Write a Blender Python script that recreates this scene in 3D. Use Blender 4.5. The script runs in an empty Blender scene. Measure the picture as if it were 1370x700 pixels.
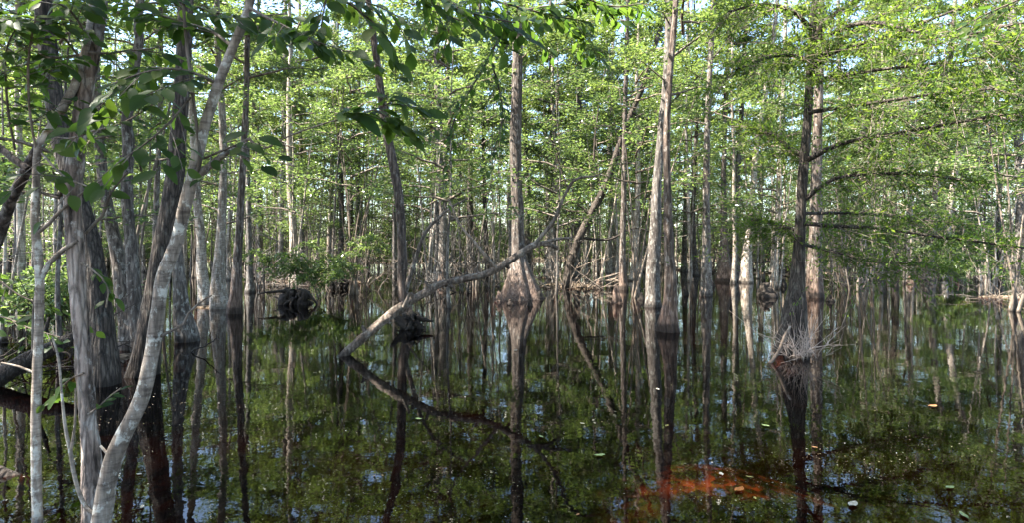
import bpy, math, random
import numpy as np
from mathutils import Vector, Matrix

# ------------------------------------------------------------------ camera, sky, sun, exposure
SC = bpy.context.scene
W0, H0, F, CAMH, HZ = 1370.0, 700.0, 750.0, 1.6, 332.0
cam_d = bpy.data.cameras.new('camera')
cam_d.sensor_fit = 'HORIZONTAL'; cam_d.sensor_width = 36.0
cam_d.lens = 36.0 * F / W0
cam_d.shift_y = (HZ - H0 / 2) / W0
cam_d.clip_start = 0.05; cam_d.clip_end = 3000
cam = bpy.data.objects.new('camera', cam_d); SC.collection.objects.link(cam)
cam.location = (0, 0, CAMH); cam.rotation_euler = (math.pi / 2, 0, 0)
SC.camera = cam

SUN_EL, SUN_AZ = math.radians(58), math.radians(258)      # azimuth clockwise from +Y: from the left, a little behind the camera
world = bpy.data.worlds.new('World'); SC.world = world; world.use_nodes = True
wn = world.node_tree.nodes; wl = world.node_tree.links
sky = wn.new('ShaderNodeTexSky'); sky.sky_type = 'NISHITA'; sky.sun_disc = False
sky.sun_elevation = SUN_EL; sky.sun_rotation = SUN_AZ
sky.air_density = 1.0; sky.dust_density = 1.0; sky.ozone_density = 1.5
wl.new(sky.outputs[0], wn['Background'].inputs['Color'])
wn['Background'].inputs['Strength'].default_value = 0.095
sd = bpy.data.lights.new('sun', 'SUN'); sd.energy = 5.0; sd.angle = math.radians(0.5); sd.color = (1.0, 0.94, 0.84)
sun = bpy.data.objects.new('sun', sd); SC.collection.objects.link(sun)
SUND = Vector((math.sin(SUN_AZ) * math.cos(SUN_EL), math.cos(SUN_AZ) * math.cos(SUN_EL), math.sin(SUN_EL)))
sun.rotation_euler = SUND.to_track_quat('Z', 'Y').to_euler()
sun.location = SUND * 60
SC.view_settings.view_transform = 'Standard'; SC.view_settings.look = 'None'
SC.view_settings.exposure = 3.05; SC.view_settings.gamma = 1.0
SC.cycles.max_bounces = 10; SC.cycles.transparent_max_bounces = 8
SC.cycles.diffuse_bounces = 4; SC.cycles.glossy_bounces = 4; SC.cycles.transmission_bounces = 6
SC.cycles.caustics_reflective = False; SC.cycles.caustics_refractive = False

# ------------------------------------------------------------------ helpers
COL = SC.collection
rng = np.random.RandomState(7)

def P(px, py, Y):
    """point seen at photo pixel (px, py) at distance Y"""
    return np.array(((px - W0 / 2) / F * Y, Y, CAMH + (HZ - py) / F * Y))

def base_Y(py):
    return F * CAMH / (py - HZ)

def catmull(A, step, dims=3):
    A = np.asarray(A, float)
    if len(A) < 2: return A
    A2 = np.vstack([2 * A[0] - A[1], A, 2 * A[-1] - A[-2]])
    out = []
    for i in range(1, len(A2) - 2):
        p0, p1, p2, p3 = A2[i - 1], A2[i], A2[i + 1], A2[i + 2]
        n = max(1, int(round(np.linalg.norm((p2 - p1)[:dims]) / step)))
        t = (np.arange(n) / n)[:, None]
        out.append(0.5 * (2 * p1 + (p2 - p0) * t + (2 * p0 - 5 * p1 + 4 * p2 - p3) * t ** 2 + (3 * p1 - p0 - 3 * p2 + p3) * t ** 3))
    out.append(A[-1:])
    return np.vstack(out)

class MB:
    def __init__(self): self.V = []; self.Q = []; self.M = []; self.n = 0
    def add(self, V, Q, mat=0):
        V = np.asarray(V, float); Q = np.asarray(Q, int)
        self.V.append(V); self.Q.append(Q + self.n); self.M.append(np.full(len(Q), mat)); self.n += len(V)
    def tube(self, Pn, R, seg=6, mat=0, rough=0.0, flute=None, seed=0, ridge=0.0, ref=(0.0, 1.0, 0.0)):
        Pn = np.asarray(Pn, float); R = np.maximum(np.asarray(R, float), 1e-4)
        n = len(Pn)
        T = np.gradient(Pn, axis=0); T /= np.linalg.norm(T, axis=1)[:, None] + 1e-9
        ref = np.array(ref)
        if abs(T[0] @ ref) > 0.9: ref = np.array((0.31, 0.1, 0.94))
        X = np.empty((n, 3)); x = ref
        for i in range(n):
            x = x - T[i] * (x @ T[i]); x = x / (np.linalg.norm(x) + 1e-9); X[i] = x
        B = np.cross(T, X)
        th = np.linspace(0, 2 * math.pi, seg, endpoint=False)
        s = np.concatenate([[0], np.cumsum(np.linalg.norm(np.diff(Pn, axis=0), axis=1))])
        rad = np.repeat(R[:, None], seg, 1)
        rs = np.random.RandomState(int(seed) % 99991)
        if flute is not None:
            amp, k, hs = flute
            z = Pn[:, 2] - Pn[0, 2]
            ph = rs.rand(3) * 6.28
            w = (np.abs(np.cos(k * .5 * th[None] + ph[0] + 0.3 * np.sin(s[:, None] * 0.9 + 2 * th[None]))) ** .6 * 2 - 1.4) * 0.8 + np.cos((k * 2 + 1) * th[None] + ph[1]) * 0.25 + 0.35 * np.cos(2 * th[None] + ph[2])
            rad *= 1 + amp * np.exp(-np.maximum(z, 0) / hs)[:, None] * w
        if rough > 0:
            d = np.zeros((n, seg))
            for j in range(9):
                k = rs.randint(1, 7 if j < 5 else max(4, seg // 3)); f = (2.2 + 1.7 * j) * rs.choice([-1, 1]) / max(R.max() * 9, .35)
                d += np.sin(k * th[None] + f * s[:, None] + rs.rand() * 6.28) * (1.0 if j < 5 else 0.7) / 4
            rad *= 1 + rough * d
        if ridge > 0:
            rad *= 1 + ridge * (rs.rand(n, seg) - .5)
        V = Pn[:, None] + rad[..., None] * (np.cos(th)[None, :, None] * X[:, None] + np.sin(th)[None, :, None] * B[:, None])
        V = V.reshape(-1, 3)
        i, j = np.meshgrid(np.arange(n - 1), np.arange(seg), indexing='ij')
        a = i * seg + j; b = i * seg + (j + 1) % seg
        self.add(V, np.stack([a, b, b + seg, a + seg], -1).reshape(-1, 4), mat)
    def leaves(self, pos, d, nrm, L, wr=0.45, mat=1, fold=0.12, curl=0.0):
        pos, d, nrm = (np.asarray(a, float) for a in (pos, d, nrm))
        d = d / (np.linalg.norm(d, axis=1)[:, None] + 1e-9)
        sd_ = np.cross(nrm, d); sd_ /= np.linalg.norm(sd_, axis=1)[:, None] + 1e-9
        up = np.cross(d, sd_)
        L = np.broadcast_to(L, (len(pos),))[:, None]
        mid = pos + d * L * .45 + up * L * fold
        V = np.stack([pos, mid + sd_ * L * wr * .5, pos + d * L - up * L * curl, mid - sd_ * L * wr * .5], 1).reshape(-1, 3)
        self.add(V, np.arange(len(pos) * 4).reshape(-1, 4), mat)
    def mesh(self, name, mats, smooth=True, origin=None, leafmat=None):
        V = np.vstack(self.V); Q = np.vstack(self.Q); M = np.concatenate(self.M)
        if origin is not None: V = V - np.asarray(origin)
        me = bpy.data.meshes.new(name)
        me.vertices.add(len(V)); me.vertices.foreach_set('co', V.astype(np.float32).ravel())
        me.loops.add(len(Q) * 4); me.loops.foreach_set('vertex_index', Q.astype(np.int32).ravel())
        me.polygons.add(len(Q)); me.polygons.foreach_set('loop_start', (np.arange(len(Q)) * 4).astype(np.int32))
        for m in mats: me.materials.append(m)
        me.polygons.foreach_set('material_index', M.astype(np.int32))
        sm = np.ones(len(Q), bool) if smooth else np.zeros(len(Q), bool)
        if leafmat is not None: sm = M != leafmat
        me.polygons.foreach_set('use_smooth', sm)
        me.update(calc_edges=True); me.validate()
        return me

def link(name, data, parent=None, loc=None, **props):
    o = bpy.data.objects.new(name, data); COL.objects.link(o)
    if parent is not None: o.parent = parent
    if loc is not None: o.location = loc
    for k, v in props.items():
        if v: o[k] = v
    return o

def thing(name, label, cat, loc=(0, 0, 0), group=None):
    return link(name, None, None, loc, label=label, category=cat, group=group)

# ------------------------------------------------------------------ materials
def new_mat(name):
    m = bpy.data.materials.new(name); m.use_nodes = True
    nt = m.node_tree; nt.nodes.clear()
    out = nt.nodes.new('ShaderNodeOutputMaterial')
    def N(t, **kw):
        n = nt.nodes.new(t)
        for k, v in kw.items():
            if k.startswith('i_'):
                key = k[2:].replace('_', ' ')
                n.inputs[int(key) if key.isdigit() else key].default_value = v
            else: setattr(n, k, v)
        return n
    return m, nt, N, nt.links.new, out

def ramp(N, stops):
    r = N('ShaderNodeValToRGB'); e = r.color_ramp.elements
    while len(e) < len(stops): e.new(0.5)
    for k, (p, c) in enumerate(stops):
        e[k].position = p; e[k].color = (*c, 1) if len(c) == 3 else c
    return r

def mix(N, l, fac, a, b, blend='MIX'):
    m = N('ShaderNodeMix', data_type='RGBA', blend_type=blend)
    for idx, v in ((0, fac), (6, a), (7, b)):
        if hasattr(v, 'links'): l(v, m.inputs[idx])
        else: m.inputs[idx].default_value = v if idx == 0 else (*v, 1)
    return m.outputs[2]

def bark_mat(name, dark, mid, pale, lichen, lichen_amt=0.5, fiss=1.0, scale=1.0, wet=0.07, bump=0.5, red=None, crack=0.0, cs=(20, 20, 2.6)):
    m, nt, N, l, out = new_mat(name)
    tc = N('ShaderNodeTexCoord'); oi = N('ShaderNodeObjectInfo')
    off = N('ShaderNodeVectorMath', operation='MULTIPLY_ADD'); l(oi.outputs['Random'], off.inputs[0])
    off.inputs[1].default_value = (37, 53, 71); l(tc.outputs['Object'], off.inputs[2])
    def mp(s):
        n = N('ShaderNodeMapping'); n.inputs['Scale'].default_value = s; l(off.outputs[0], n.inputs['Vector']); return n.outputs[0]
    fis = N('ShaderNodeTexNoise', i_Scale=1.0, i_Detail=6.0, i_Roughness=0.62); l(mp((26 * scale, 26 * scale, 4.0 * scale)), fis.inputs['Vector'])
    big = N('ShaderNodeTexNoise', i_Scale=1.0, i_Detail=4.0); l(mp((3.5 * scale, 3.5 * scale, 1.2 * scale)), big.inputs['Vector'])
    lic = N('ShaderNodeTexNoise', i_Scale=1.0, i_Detail=5.0, i_Roughness=.7); l(mp((11 * scale, 11 * scale, 7 * scale)), lic.inputs['Vector'])
    c0 = ramp(N, [(0.30, dark), (0.52, mid), (0.72, pale)]); l(fis.outputs[0], c0.inputs[0])
    bg = ramp(N, [(0.3, (.55, .5, .47)), (0.7, (1.25, 1.22, 1.2))]); l(big.outputs[0], bg.inputs[0])
    c1 = mix(N, l, 1.0, c0.outputs[0], bg.outputs[0], 'MULTIPLY')
    lr = ramp(N, [(0.54, (0, 0, 0)), (0.60, (1, 1, 1))]); l(lic.outputs[0], lr.inputs[0])
    lm = N('ShaderNodeMath', operation='MULTIPLY', i_1=lichen_amt); l(lr.outputs[0], lm.inputs[0])
    c2 = mix(N, l, lm.outputs[0], c1, lichen)
    if name in ('smooth_bark', 'pale_bark'):
        bd = N('ShaderNodeTexNoise', i_Scale=1.0, i_Detail=4.0, i_Roughness=.7); l(mp((7, 7, 42)), bd.inputs['Vector'])
        br_ = ramp(N, [(.36, (.55, .52, .5)), (.5, (1, 1, 1)), (.66, (1.2, 1.18, 1.14))]); l(bd.outputs[0], br_.inputs[0])
        c2 = mix(N, l, 1.0, c2, br_.outputs[0], 'MULTIPLY')
    if crack > 0:
        wv = N('ShaderNodeMix', data_type='RGBA', blend_type='ADD'); wv.inputs[0].default_value = .55; l(mp(cs), wv.inputs[6]); l(lic.outputs[1], wv.inputs[7])
        vo = N('ShaderNodeTexVoronoi', feature='DISTANCE_TO_EDGE', i_Scale=1.0); l(wv.outputs[2], vo.inputs['Vector'])
        cr = ramp(N, [(0.0, (1 - crack,) * 3), (.10, (1 - crack * .4,) * 3), (.22, (1.08, 1.07, 1.06))]); l(vo.outputs['Distance'], cr.inputs[0])
        c2 = mix(N, l, 1.0, c2, cr.outputs[0], 'MULTIPLY')
    sep = N('ShaderNodeSeparateXYZ'); l(tc.outputs['Object'], sep.inputs[0])
    if red:      # iron-stained swamp buttress, ragged upper edge
        rz = N('ShaderNodeMath', operation='MULTIPLY_ADD', i_1=0.9); l(big.outputs[0], rz.inputs[0]); rz.inputs[2].default_value = 0.25
        dz = N('ShaderNodeMath', operation='SUBTRACT'); l(sep.outputs[2], dz.inputs[0]); l(rz.outputs[0], dz.inputs[1])
        ss = N('ShaderNodeMapRange', interpolation_type='SMOOTHSTEP', i_1=-0.5, i_2=0.5, i_3=0.75, i_4=0.0); l(dz.outputs[0], ss.inputs[0])
        c2 = mix(N, l, ss.outputs[0], c2, mix(N, l, 1.0, c0.outputs[0], red, 'MULTIPLY'))
    # water-stained band just above the waterline
    wz = N('ShaderNodeMath', operation='MULTIPLY_ADD', i_1=wet * 1.4, i_2=wet * 0.3); l(lic.outputs[0], wz.inputs[0])
    dd = N('ShaderNodeMath', operation='SUBTRACT'); l(sep.outputs[2], dd.inputs[0]); l(wz.outputs[0], dd.inputs[1])
    ws = N('ShaderNodeMapRange', interpolation_type='SMOOTHSTEP', i_1=-0.03, i_2=0.07, i_3=.93, i_4=0.0); l(dd.outputs[0], ws.inputs[0])
    wr_ = N('ShaderNodeMath', operation='MULTIPLY_ADD', i_1=17.3); l(oi.outputs['Random'], wr_.inputs[0]); wr_.inputs[2].default_value = .37
    wf = N('ShaderNodeMath', operation='FRACT'); l(wr_.outputs[0], wf.inputs[0])
    wm = N('ShaderNodeMapRange', i_1=0.0, i_2=1.0, i_3=.35, i_4=1.0); l(wf.outputs[0], wm.inputs[0])
    wq = N('ShaderNodeMath', operation='MULTIPLY'); l(ws.outputs[0], wq.inputs[0]); l(wm.outputs[0], wq.inputs[1])
    c3 = mix(N, l, wq.outputs[0], c2, (0.012, 0.009, 0.007))
    # tree to tree tint
    tr = ramp(N, [(0, (.75, .72, .7)), (0.5, (1, 1, 1)), (1, (1.2, 1.12, 1.05))]); l(oi.outputs['Random'], tr.inputs[0])
    c4 = mix(N, l, 1.0, c3, tr.outputs[0], 'MULTIPLY')
    b = N('ShaderNodeBsdfPrincipled', i_Roughness=0.85); b.inputs['Specular IOR Level'].default_value = 0.25
    l(c4, b.inputs['Base Color'])
    bp = N('ShaderNodeBump', i_Strength=bump, i_Distance=0.02 * fiss); l(fis.outputs[0], bp.inputs['Height']); l(bp.outputs[0], b.inputs['Normal'])
    if crack > 0:
        b2 = N('ShaderNodeBump', i_Strength=min(1.0, crack * 1.1), i_Distance=0.03 * fiss); l(vo.outputs['Distance'], b2.inputs['Height']); l(bp.outputs[0], b2.inputs['Normal']); l(b2.outputs[0], b.inputs['Normal'])
    l(b.outputs[0], out.inputs[0]); return m

M_GREY = bark_mat('grey_bark', (.028, .024, .021), (.125, .112, .10), (.25, .235, .215), (.37, .37, .335), .5, crack=.4, cs=(22, 22, 4))
M_PALE = bark_mat('pale_bark', (.09, .076, .064), (.28, .25, .215), (.44, .405, .36), (.56, .55, .50), .6, bump=.3)
M_ROUGH = bark_mat('rough_bark', (.016, .012, .01), (.09, .074, .064), (.21, .185, .165), (.3, .3, .28), .3, bump=.9, crack=.7)
M_SHAG = bark_mat('shaggy_bark', (.015, .011, .008), (.31, .245, .205), (.52, .455, .395), (.58, .55, .50), .45, scale=.9, bump=1.0, crack=.62, cs=(30, 30, 3.6))
M_DARK = bark_mat('dark_bark', (.014, .011, .009), (.06, .05, .042), (.135, .115, .098), (.21, .205, .175), .25, bump=.8, crack=.75, cs=(26, 26, 3))
M_CYP = bark_mat('cypress_bark', (.022, .017, .014), (.12, .098, .083), (.26, .228, .20), (.36, .345, .32), .4, bump=.9, crack=.55, cs=(16, 16, 1.3), red=(1.05, .84, .74), wet=.14)
M_SMOOTH = bark_mat('smooth_bark', (.10, .085, .07), (.27, .235, .195), (.40, .36, .31), (.52, .51, .45), .75, scale=1.5, bump=.15)
M_TWIG = bark_mat('twig_bark', (.05, .04, .03), (.15, .125, .10), (.26, .23, .2), (.3, .3, .27), .2, wet=.02, bump=.1)
M_DEAD = bark_mat('dead_wood', (.05, .04, .032), (.19, .16, .132), (.34, .30, .26), (.42, .40, .36), .4, wet=.08, bump=.4)
M_LOG = bark_mat('log_wood', (.025, .02, .016), (.12, .096, .076), (.25, .212, .178), (.30, .29, .25), .35, wet=.09, bump=.6, crack=.4, cs=(14, 14, 14))
M_LITTWIG = bark_mat('sunlit_tone_twig', (.16, .13, .11), (.36, .30, .26), (.52, .46, .41), (.55, .5, .46), .3, wet=.03, bump=.2)  # paler copy of dead wood, sun on the twigs put into the colour
M_ROOT = bark_mat('root_bark', (.010, .008, .006), (.03, .025, .02), (.075, .06, .048), (.12, .11, .09), .15, wet=.25, bump=.6)

def leaf_mat(name, c_lo, c_hi, t_lo, t_hi, tw=0.5, gloss=0.45, rough=0.38):
    m, nt, N, l, out = new_mat(name)
    g = N('ShaderNodeNewGeometry'); oi = N('ShaderNodeObjectInfo')
    a = N('ShaderNodeMath', operation='ADD'); l(g.outputs['Random Per Island'], a.inputs[0]); l(oi.outputs['Random'], a.inputs[1])
    fr = N('ShaderNodeMath', operation='FRACT'); l(a.outputs[0], fr.inputs[0])
    r1 = ramp(N, [(0, c_lo), (.85, c_hi), (1, (c_hi[0] * 1.7, c_hi[1] * 1.25, c_hi[2] * 1.1))]); l(fr.outputs[0], r1.inputs[0])
    r2 = ramp(N, [(0, t_lo), (1, t_hi)]); l(fr.outputs[0], r2.inputs[0])
    b = N('ShaderNodeBsdfPrincipled', i_Roughness=rough); b.inputs['Specular IOR Level'].default_value = gloss
    l(r1.outputs[0], b.inputs['Base Color'])
    t = N('ShaderNodeBsdfTranslucent'); l(r2.outputs[0], t.inputs[0])
    ms = N('ShaderNodeMixShader', i_0=tw); l(b.outputs[0], ms.inputs[1]); l(t.outputs[0], ms.inputs[2])
    l(ms.outputs[0], out.inputs[0]); return m

L_CAN = leaf_mat('canopy_leaf', (.05, .086, .024), (.10, .142, .042), (.085, .145, .024), (.24, .31, .065), gloss=.55, rough=.3)
L_UND = leaf_mat('understory_leaf', (.05, .092, .03), (.10, .15, .05), (.09, .155, .03), (.25, .33, .08), gloss=.55, rough=.3)
L_BIG = leaf_mat('broad_leaf', (.018, .038, .011), (.038, .064, .017), (.07, .15, .018), (.16, .26, .03), .42, .12, .45)
L_CYP = leaf_mat('cypress_needle', (.026, .055, .013), (.05, .088, .02), (.09, .17, .02), (.24, .32, .04), .5, .15, .6)

def plain(name, c, rough=.8, spec=.3, var=.35, scale=6.0):
    m, nt, N, l, out = new_mat(name)
    tc = N('ShaderNodeTexCoord'); n = N('ShaderNodeTexNoise', i_Scale=scale, i_Detail=5.0); l(tc.outputs['Object'], n.inputs['Vector'])
    r = ramp(N, [(.3, tuple(x * (1 - var) for x in c)), (.7, tuple(x * (1 + var) for x in c))]); l(n.outputs[0], r.inputs[0])
    b = N('ShaderNodeBsdfPrincipled', i_Roughness=rough); b.inputs['Specular IOR Level'].default_value = spec
    l(r.outputs[0], b.inputs['Base Color']); l(b.outputs[0], out.inputs[0]); return m

def water_mat():
    m, nt, N, l, out = new_mat('swamp_water')
    tc = N('ShaderNodeTexCoord')
    n1 = N('ShaderNodeTexNoise', i_Scale=2.2, i_Detail=3.0); l(tc.outputs['Object'], n1.inputs['Vector'])
    n2 = N('ShaderNodeTexNoise', i_Scale=14.0, i_Detail=2.0); l(tc.outputs['Object'], n2.inputs['Vector'])
    ad = N('ShaderNodeMath', operation='MULTIPLY_ADD', i_1=0.12); l(n2.outputs[0], ad.inputs[0]); l(n1.outputs[0], ad.inputs[2])
    bp = N('ShaderNodeBump', i_Strength=0.04, i_Distance=0.05); l(ad.outputs[0], bp.inputs['Height'])
    fr = N('ShaderNodeFresnel', i_IOR=1.33); l(bp.outputs[0], fr.inputs['Normal'])
    gl = N('ShaderNodeBsdfGlossy', i_Roughness=0.004); gl.inputs['Color'].default_value = (.97, .97, .97, 1); l(bp.outputs[0], gl.inputs['Normal'])
    tr = N('ShaderNodeBsdfTransparent'); tr.inputs[0].default_value = (.42, .19, .09, 1)
    ms = N('ShaderNodeMixShader'); l(fr.outputs[0], ms.inputs[0]); l(tr.outputs[0], ms.inputs[1]); l(gl.outputs[0], ms.inputs[2])
    l(ms.outputs[0], out.inputs[0]); return m

def bed_mat():
    m, nt, N, l, out = new_mat('swamp_bed')
    tc = N('ShaderNodeTexCoord')
    v = N('ShaderNodeTexVoronoi', i_Scale=16.0); l(tc.outputs['Object'], v.inputs['Vector'])
    n = N('ShaderNodeTexNoise', i_Scale=3.0, i_Detail=6.0); l(tc.outputs['Object'], n.inputs['Vector'])
    r = ramp(N, [(.2, (.022, .018, .013)), (.5, (.085, .066, .048)), (.8, (.24, .19, .14))]); l(v.outputs['Color'], r.inputs[0])
    r2 = ramp(N, [(.35, (.45, .42, .4)), (.65, (1.2, 1.15, 1.1))]); l(n.outputs[0], r2.inputs[0])
    c = mix(N, l, 1.0, r.outputs[0], r2.outputs[0], 'MULTIPLY')
    # muck blackened in the deep parts for light the water absorbs, leaf litter in the shallows and on the banks
    sp = N('ShaderNodeSeparateXYZ'); l(tc.outputs['Object'], sp.inputs[0])
    hz = N('ShaderNodeMath', operation='MULTIPLY_ADD', i_1=.3); l(n.outputs[0], hz.inputs[0]); l(sp.outputs[2], hz.inputs[2])
    mr = N('ShaderNodeMapRange', i_1=-.18, i_2=.10, i_3=0.0, i_4=1.0); l(hz.outputs[0], mr.inputs[0])
    c = mix(N, l, mr.outputs[0], (.003, .0025, .002), c)
    b = N('ShaderNodeBsdfPrincipled', i_Roughness=.9); b.inputs['Specular IOR Level'].default_value = .03; l(c, b.inputs['Base Color'])
    bp = N('ShaderNodeBump', i_Strength=.5, i_Distance=.03); l(v.outputs['Distance'], bp.inputs['Height']); l(bp.outputs[0], b.inputs['Normal'])
    l(b.outputs[0], out.inputs[0]); return m

# ------------------------------------------------------------------ ground, water
HUM = []          # hummocks that break the surface: x, y, height above bed, radius x, radius y
def hummock(px, py, top, rx, ry):
    p = P(px, py, base_Y(py)); HUM.append((p[0], p[1], top, rx, ry))
for a in ((765, 384, .70, 1.9, .7), (720, 372, .6, 1.2, .5), (1165, 372, .58, 3.2, .9), (1120, 366, .62, 3.0, .8),
          (985, 366, .62, 3.5, .7), (930, 362, .66, 3, .7), (640, 366, .55, 2.5, .6), (1340, 398, .60, 1.6, .5), (365, 378, .66, 2.2, .6), (455, 378, .63, 2, .5),
          (165, 478, .58, .7, .5), (1060, 472, .60, .55, .4), (1250, 372, .6, 1.6, .6), (285, 412, .6, 1.0, .5)):
    hummock(*a)

def ground_z(X, Y):
    z = -0.55 + 0 * X
    z += 0.10 * np.sin(X * .9 + 1.3 * np.sin(Y * .5)) * np.sin(Y * .7 + .4) + .04 * np.sin(X * 2.7 + Y * 1.9)
    z += 0.43 * np.exp(-(((X - 1.35) / 1.1) ** 2 + ((Y - 4.3) / .95) ** 2)) + .2 * np.exp(-(((X - 2.1) / .6) ** 2 + ((Y - 3.65) / .35) ** 2)) + .33 * np.exp(-(((X + .6) / .5) ** 2 + ((Y - 3.7) / .4) ** 2))        # shallows where the bottom shows
    z += 0.75 / (1 + np.exp(np.clip((Y - 1.1) * 4, -50, 50)))                                        # bank under the camera
    z += 1.1 / (1 + np.exp(-(Y - 66 - 5 * np.sin(X * .11)) * .22))                  # far bank
    z += 1.2 / (1 + np.exp(-(np.abs(X) - 62) * .2))
    for (x, y, h, rx, ry) in HUM:
        z = np.maximum(z, -0.55 + h * np.exp(-(((X - x) / rx) ** 2 + ((Y - y) / ry) ** 2) ** 2))
    return z

gx = np.unique(np.concatenate([np.linspace(-420, -40, 20), np.linspace(-40, -12, 60), np.linspace(-12, 14, 170), np.linspace(14, 40, 60), np.linspace(40, 420, 20)]))
gy = np.unique(np.concatenate([np.linspace(-200, -8, 12), np.linspace(-8, 14, 170), np.linspace(14, 45, 150), np.linspace(45, 90, 50), np.linspace(90, 600, 20)]))
GX, GY = np.meshgrid(gx, gy)
GZ = ground_z(GX, GY)
mb = MB(); nx = len(gx); i, j = np.meshgrid(np.arange(len(gy) - 1), np.arange(nx - 1), indexing='ij'); a = i * nx + j
mb.add(np.stack([GX, GY, GZ], -1).reshape(-1, 3), np.stack([a, a + 1, a + nx + 1, a + nx], -1).reshape(-1, 4))
link('swamp_bed', mb.mesh('swamp_bed', [bed_mat()]), kind='structure', label='brown leaf littered swamp bottom rising into low muddy banks')
mb = MB(); mb.add([(-420, -200, 0), (420, -200, 0), (420, 600, 0), (-420, 600, 0)], [(0, 1, 2, 3)])
link('water', mb.mesh('water', [water_mat()]), kind='structure', label='still tea coloured swamp water mirroring the trees')

# ------------------------------------------------------------------ shared crowns
def limb_path(rs, start, az, L, rise, n=6, wob=.12):
    t = np.linspace(0, 1, n)
    d = np.array((math.cos(az), math.sin(az), 0))
    pts = start[None] + d[None] * (L * t)[:, None]
    pts[:, 2] += rise * L * t ** .8
    pts[1:] += (rs.rand(n - 1, 3) - .5) * wob * L * .5
    return pts

def crown_mesh(name, seed, z0, z1, reach, nl, nleaf, size, leaf, taper=.55, spread=.2, tw=5, flat=.55, rise=.35):
    rs = np.random.RandomState(int(seed) % 99991); mb = MB()
    per = max(3, nleaf // (nl * tw))
    for k in range(nl):
        t = (k + rs.rand()) / nl
        az = k * 2.4 + rs.rand() * 1.2
        L = reach * (1 - taper * t) * (.55 + .6 * rs.rand())
        pts = limb_path(rs, np.array((0, 0, z0 + (z1 - z0) * t)), az, L, rise * (.3 + rs.rand()))
        mb.tube(pts, np.linspace(.012 + .012 * L, .004, len(pts)), 4, 0)
        for q in range(tw):
            f = .25 + .75 * (q + rs.rand()) / tw; ii = min(int(f * (len(pts) - 1)), len(pts) - 2); fr = f * (len(pts) - 1) - ii
            s = pts[ii] * (1 - fr) + pts[ii + 1] * fr
            tl = L * (.22 + .25 * rs.rand())
            tp = limb_path(rs, s, az + rs.choice([-1, 1]) * (.4 + .8 * rs.rand()), tl, .25 * (rs.rand() - .2), 4)
            mb.tube(tp, np.linspace(.007, .003, 4), 3, 0)
            m = int(per * (.5 + rs.rand()))
            u = rs.rand(m) ** .8 * 3; ui = np.minimum(u.astype(int), 2); uf = (u - ui)[:, None]
            pos = tp[ui] * (1 - uf) + tp[ui + 1] * uf + rs.randn(m, 3) * spread * np.array((1, 1, flat))
            d = rs.randn(m, 3) * np.array((1, 1, .35)) + (tp[-1] - tp[0])[None] / (tl + 1e-6) * .8
            n = np.array((0, -.1, .8)) + rs.randn(m, 3) * .75
            mb.leaves(pos, d, n, size * (.6 + .8 * rs.rand(m)), .42 + .1 * rs.rand(), 1)
    return mb.mesh(name, [M_TWIG, leaf], leafmat=1)

CAN = [crown_mesh('crown_leaves', 100 + k, 6.0 + .6 * k, 16.0, 4.2, 17, 11500, .14, L_CAN, spread=.19, tw=6) for k in range(5)]
POLE = [crown_mesh('pole_crown', 200 + k, 5.2 + 1.0 * (k % 3), 14.0, 2.3, 15, 5000, .125, L_CAN, spread=.16, tw=5) for k in range(4)]
UND = [crown_mesh('understory_crown', 300 + k, 1.9 + .5 * (k % 3), 7.0, 2.1, 17, 3300, .105, L_UND, taper=.4, spread=.14, flat=.8, rise=.25) for k in range(6)]
BUSH = [crown_mesh('bush_leaves', 400 + k, .25, 1.7, 1.1, 16, 1500, .09, L_UND, taper=.3, spread=.12, flat=.5, rise=.5) for k in range(3)]

def trunk_mesh(name, seed, h, r, mat, lean=.05, seg=10, buttress=.8, stems=1):
    rs = np.random.RandomState(int(seed) % 99991); mb = MB()
    for s in range(stems):
        n = 22; z = np.concatenate([np.linspace(-.5, 1.2, 8), np.linspace(1.8, h, n - 8)])
        a1, a2 = rs.rand(2) * 6.28
        off = np.array((rs.randn(), rs.randn())) * .18 * (stems > 1)
        lx = lean * (1 + 1.5 * (stems > 1))
        x = off[0] + rs.randn() * lx * z * .6 + .09 * np.sin(z * .55 + a1) + .03 * np.sin(z * 1.7 + a2)
        y = off[1] + rs.randn() * lx * z * .6 + .09 * np.sin(z * .5 + a2)
        rr = r * (1 - .8 * np.clip(z / h, 0, 1)) * (1 + buttress * np.exp(-np.maximum(z, 0) / .35)) * (1 if s == 0 else .5 + .4 * rs.rand())
        mb.tube(np.stack([x - x[3] * (stems == 1), y - y[3] * (stems == 1), z], 1), rr, seg, 0, rough=.10, flute=(.18, 5, .6), seed=seed + s)
        if stems == 1:
            for q in range(16):      # dead stubs and thin limbs
                zz = 1.5 + rs.rand() * min(6, h * .5); i = np.searchsorted(z, zz)
                p = limb_path(rs, np.array((x[i] - x[3], y[i] - y[3], z[i])), rs.rand() * 6.28, .3 + rs.rand() ** 2 * 2.2, .35 * rs.randn(), 6, .3)
                mb.tube(p, np.linspace(.012, .003, 6), 3, 0)
    return mb.mesh(name, [mat])

TRK_CAN = [trunk_mesh('tree_trunk', 500 + k, 15.5, .17 + .03 * (k % 3), (M_GREY, M_PALE, M_CYP, M_ROUGH, M_PALE)[k % 5], .02) for k in range(5)]
TRK_POLE = [trunk_mesh('pole_trunk', 520 + k, 12.5, .055 + .014 * (k % 3), (M_PALE, M_PALE, M_GREY, M_PALE)[k % 4], .04, 8, .5) for k in range(6)]
TRK_UND = [trunk_mesh('understory_trunk', 540 + k, 6.5, .04, (M_GREY, M_PALE, M_TWIG)[k % 3], .06, 6, .3, stems=1 + 2 * (k % 3)) for k in range(6)]

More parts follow.
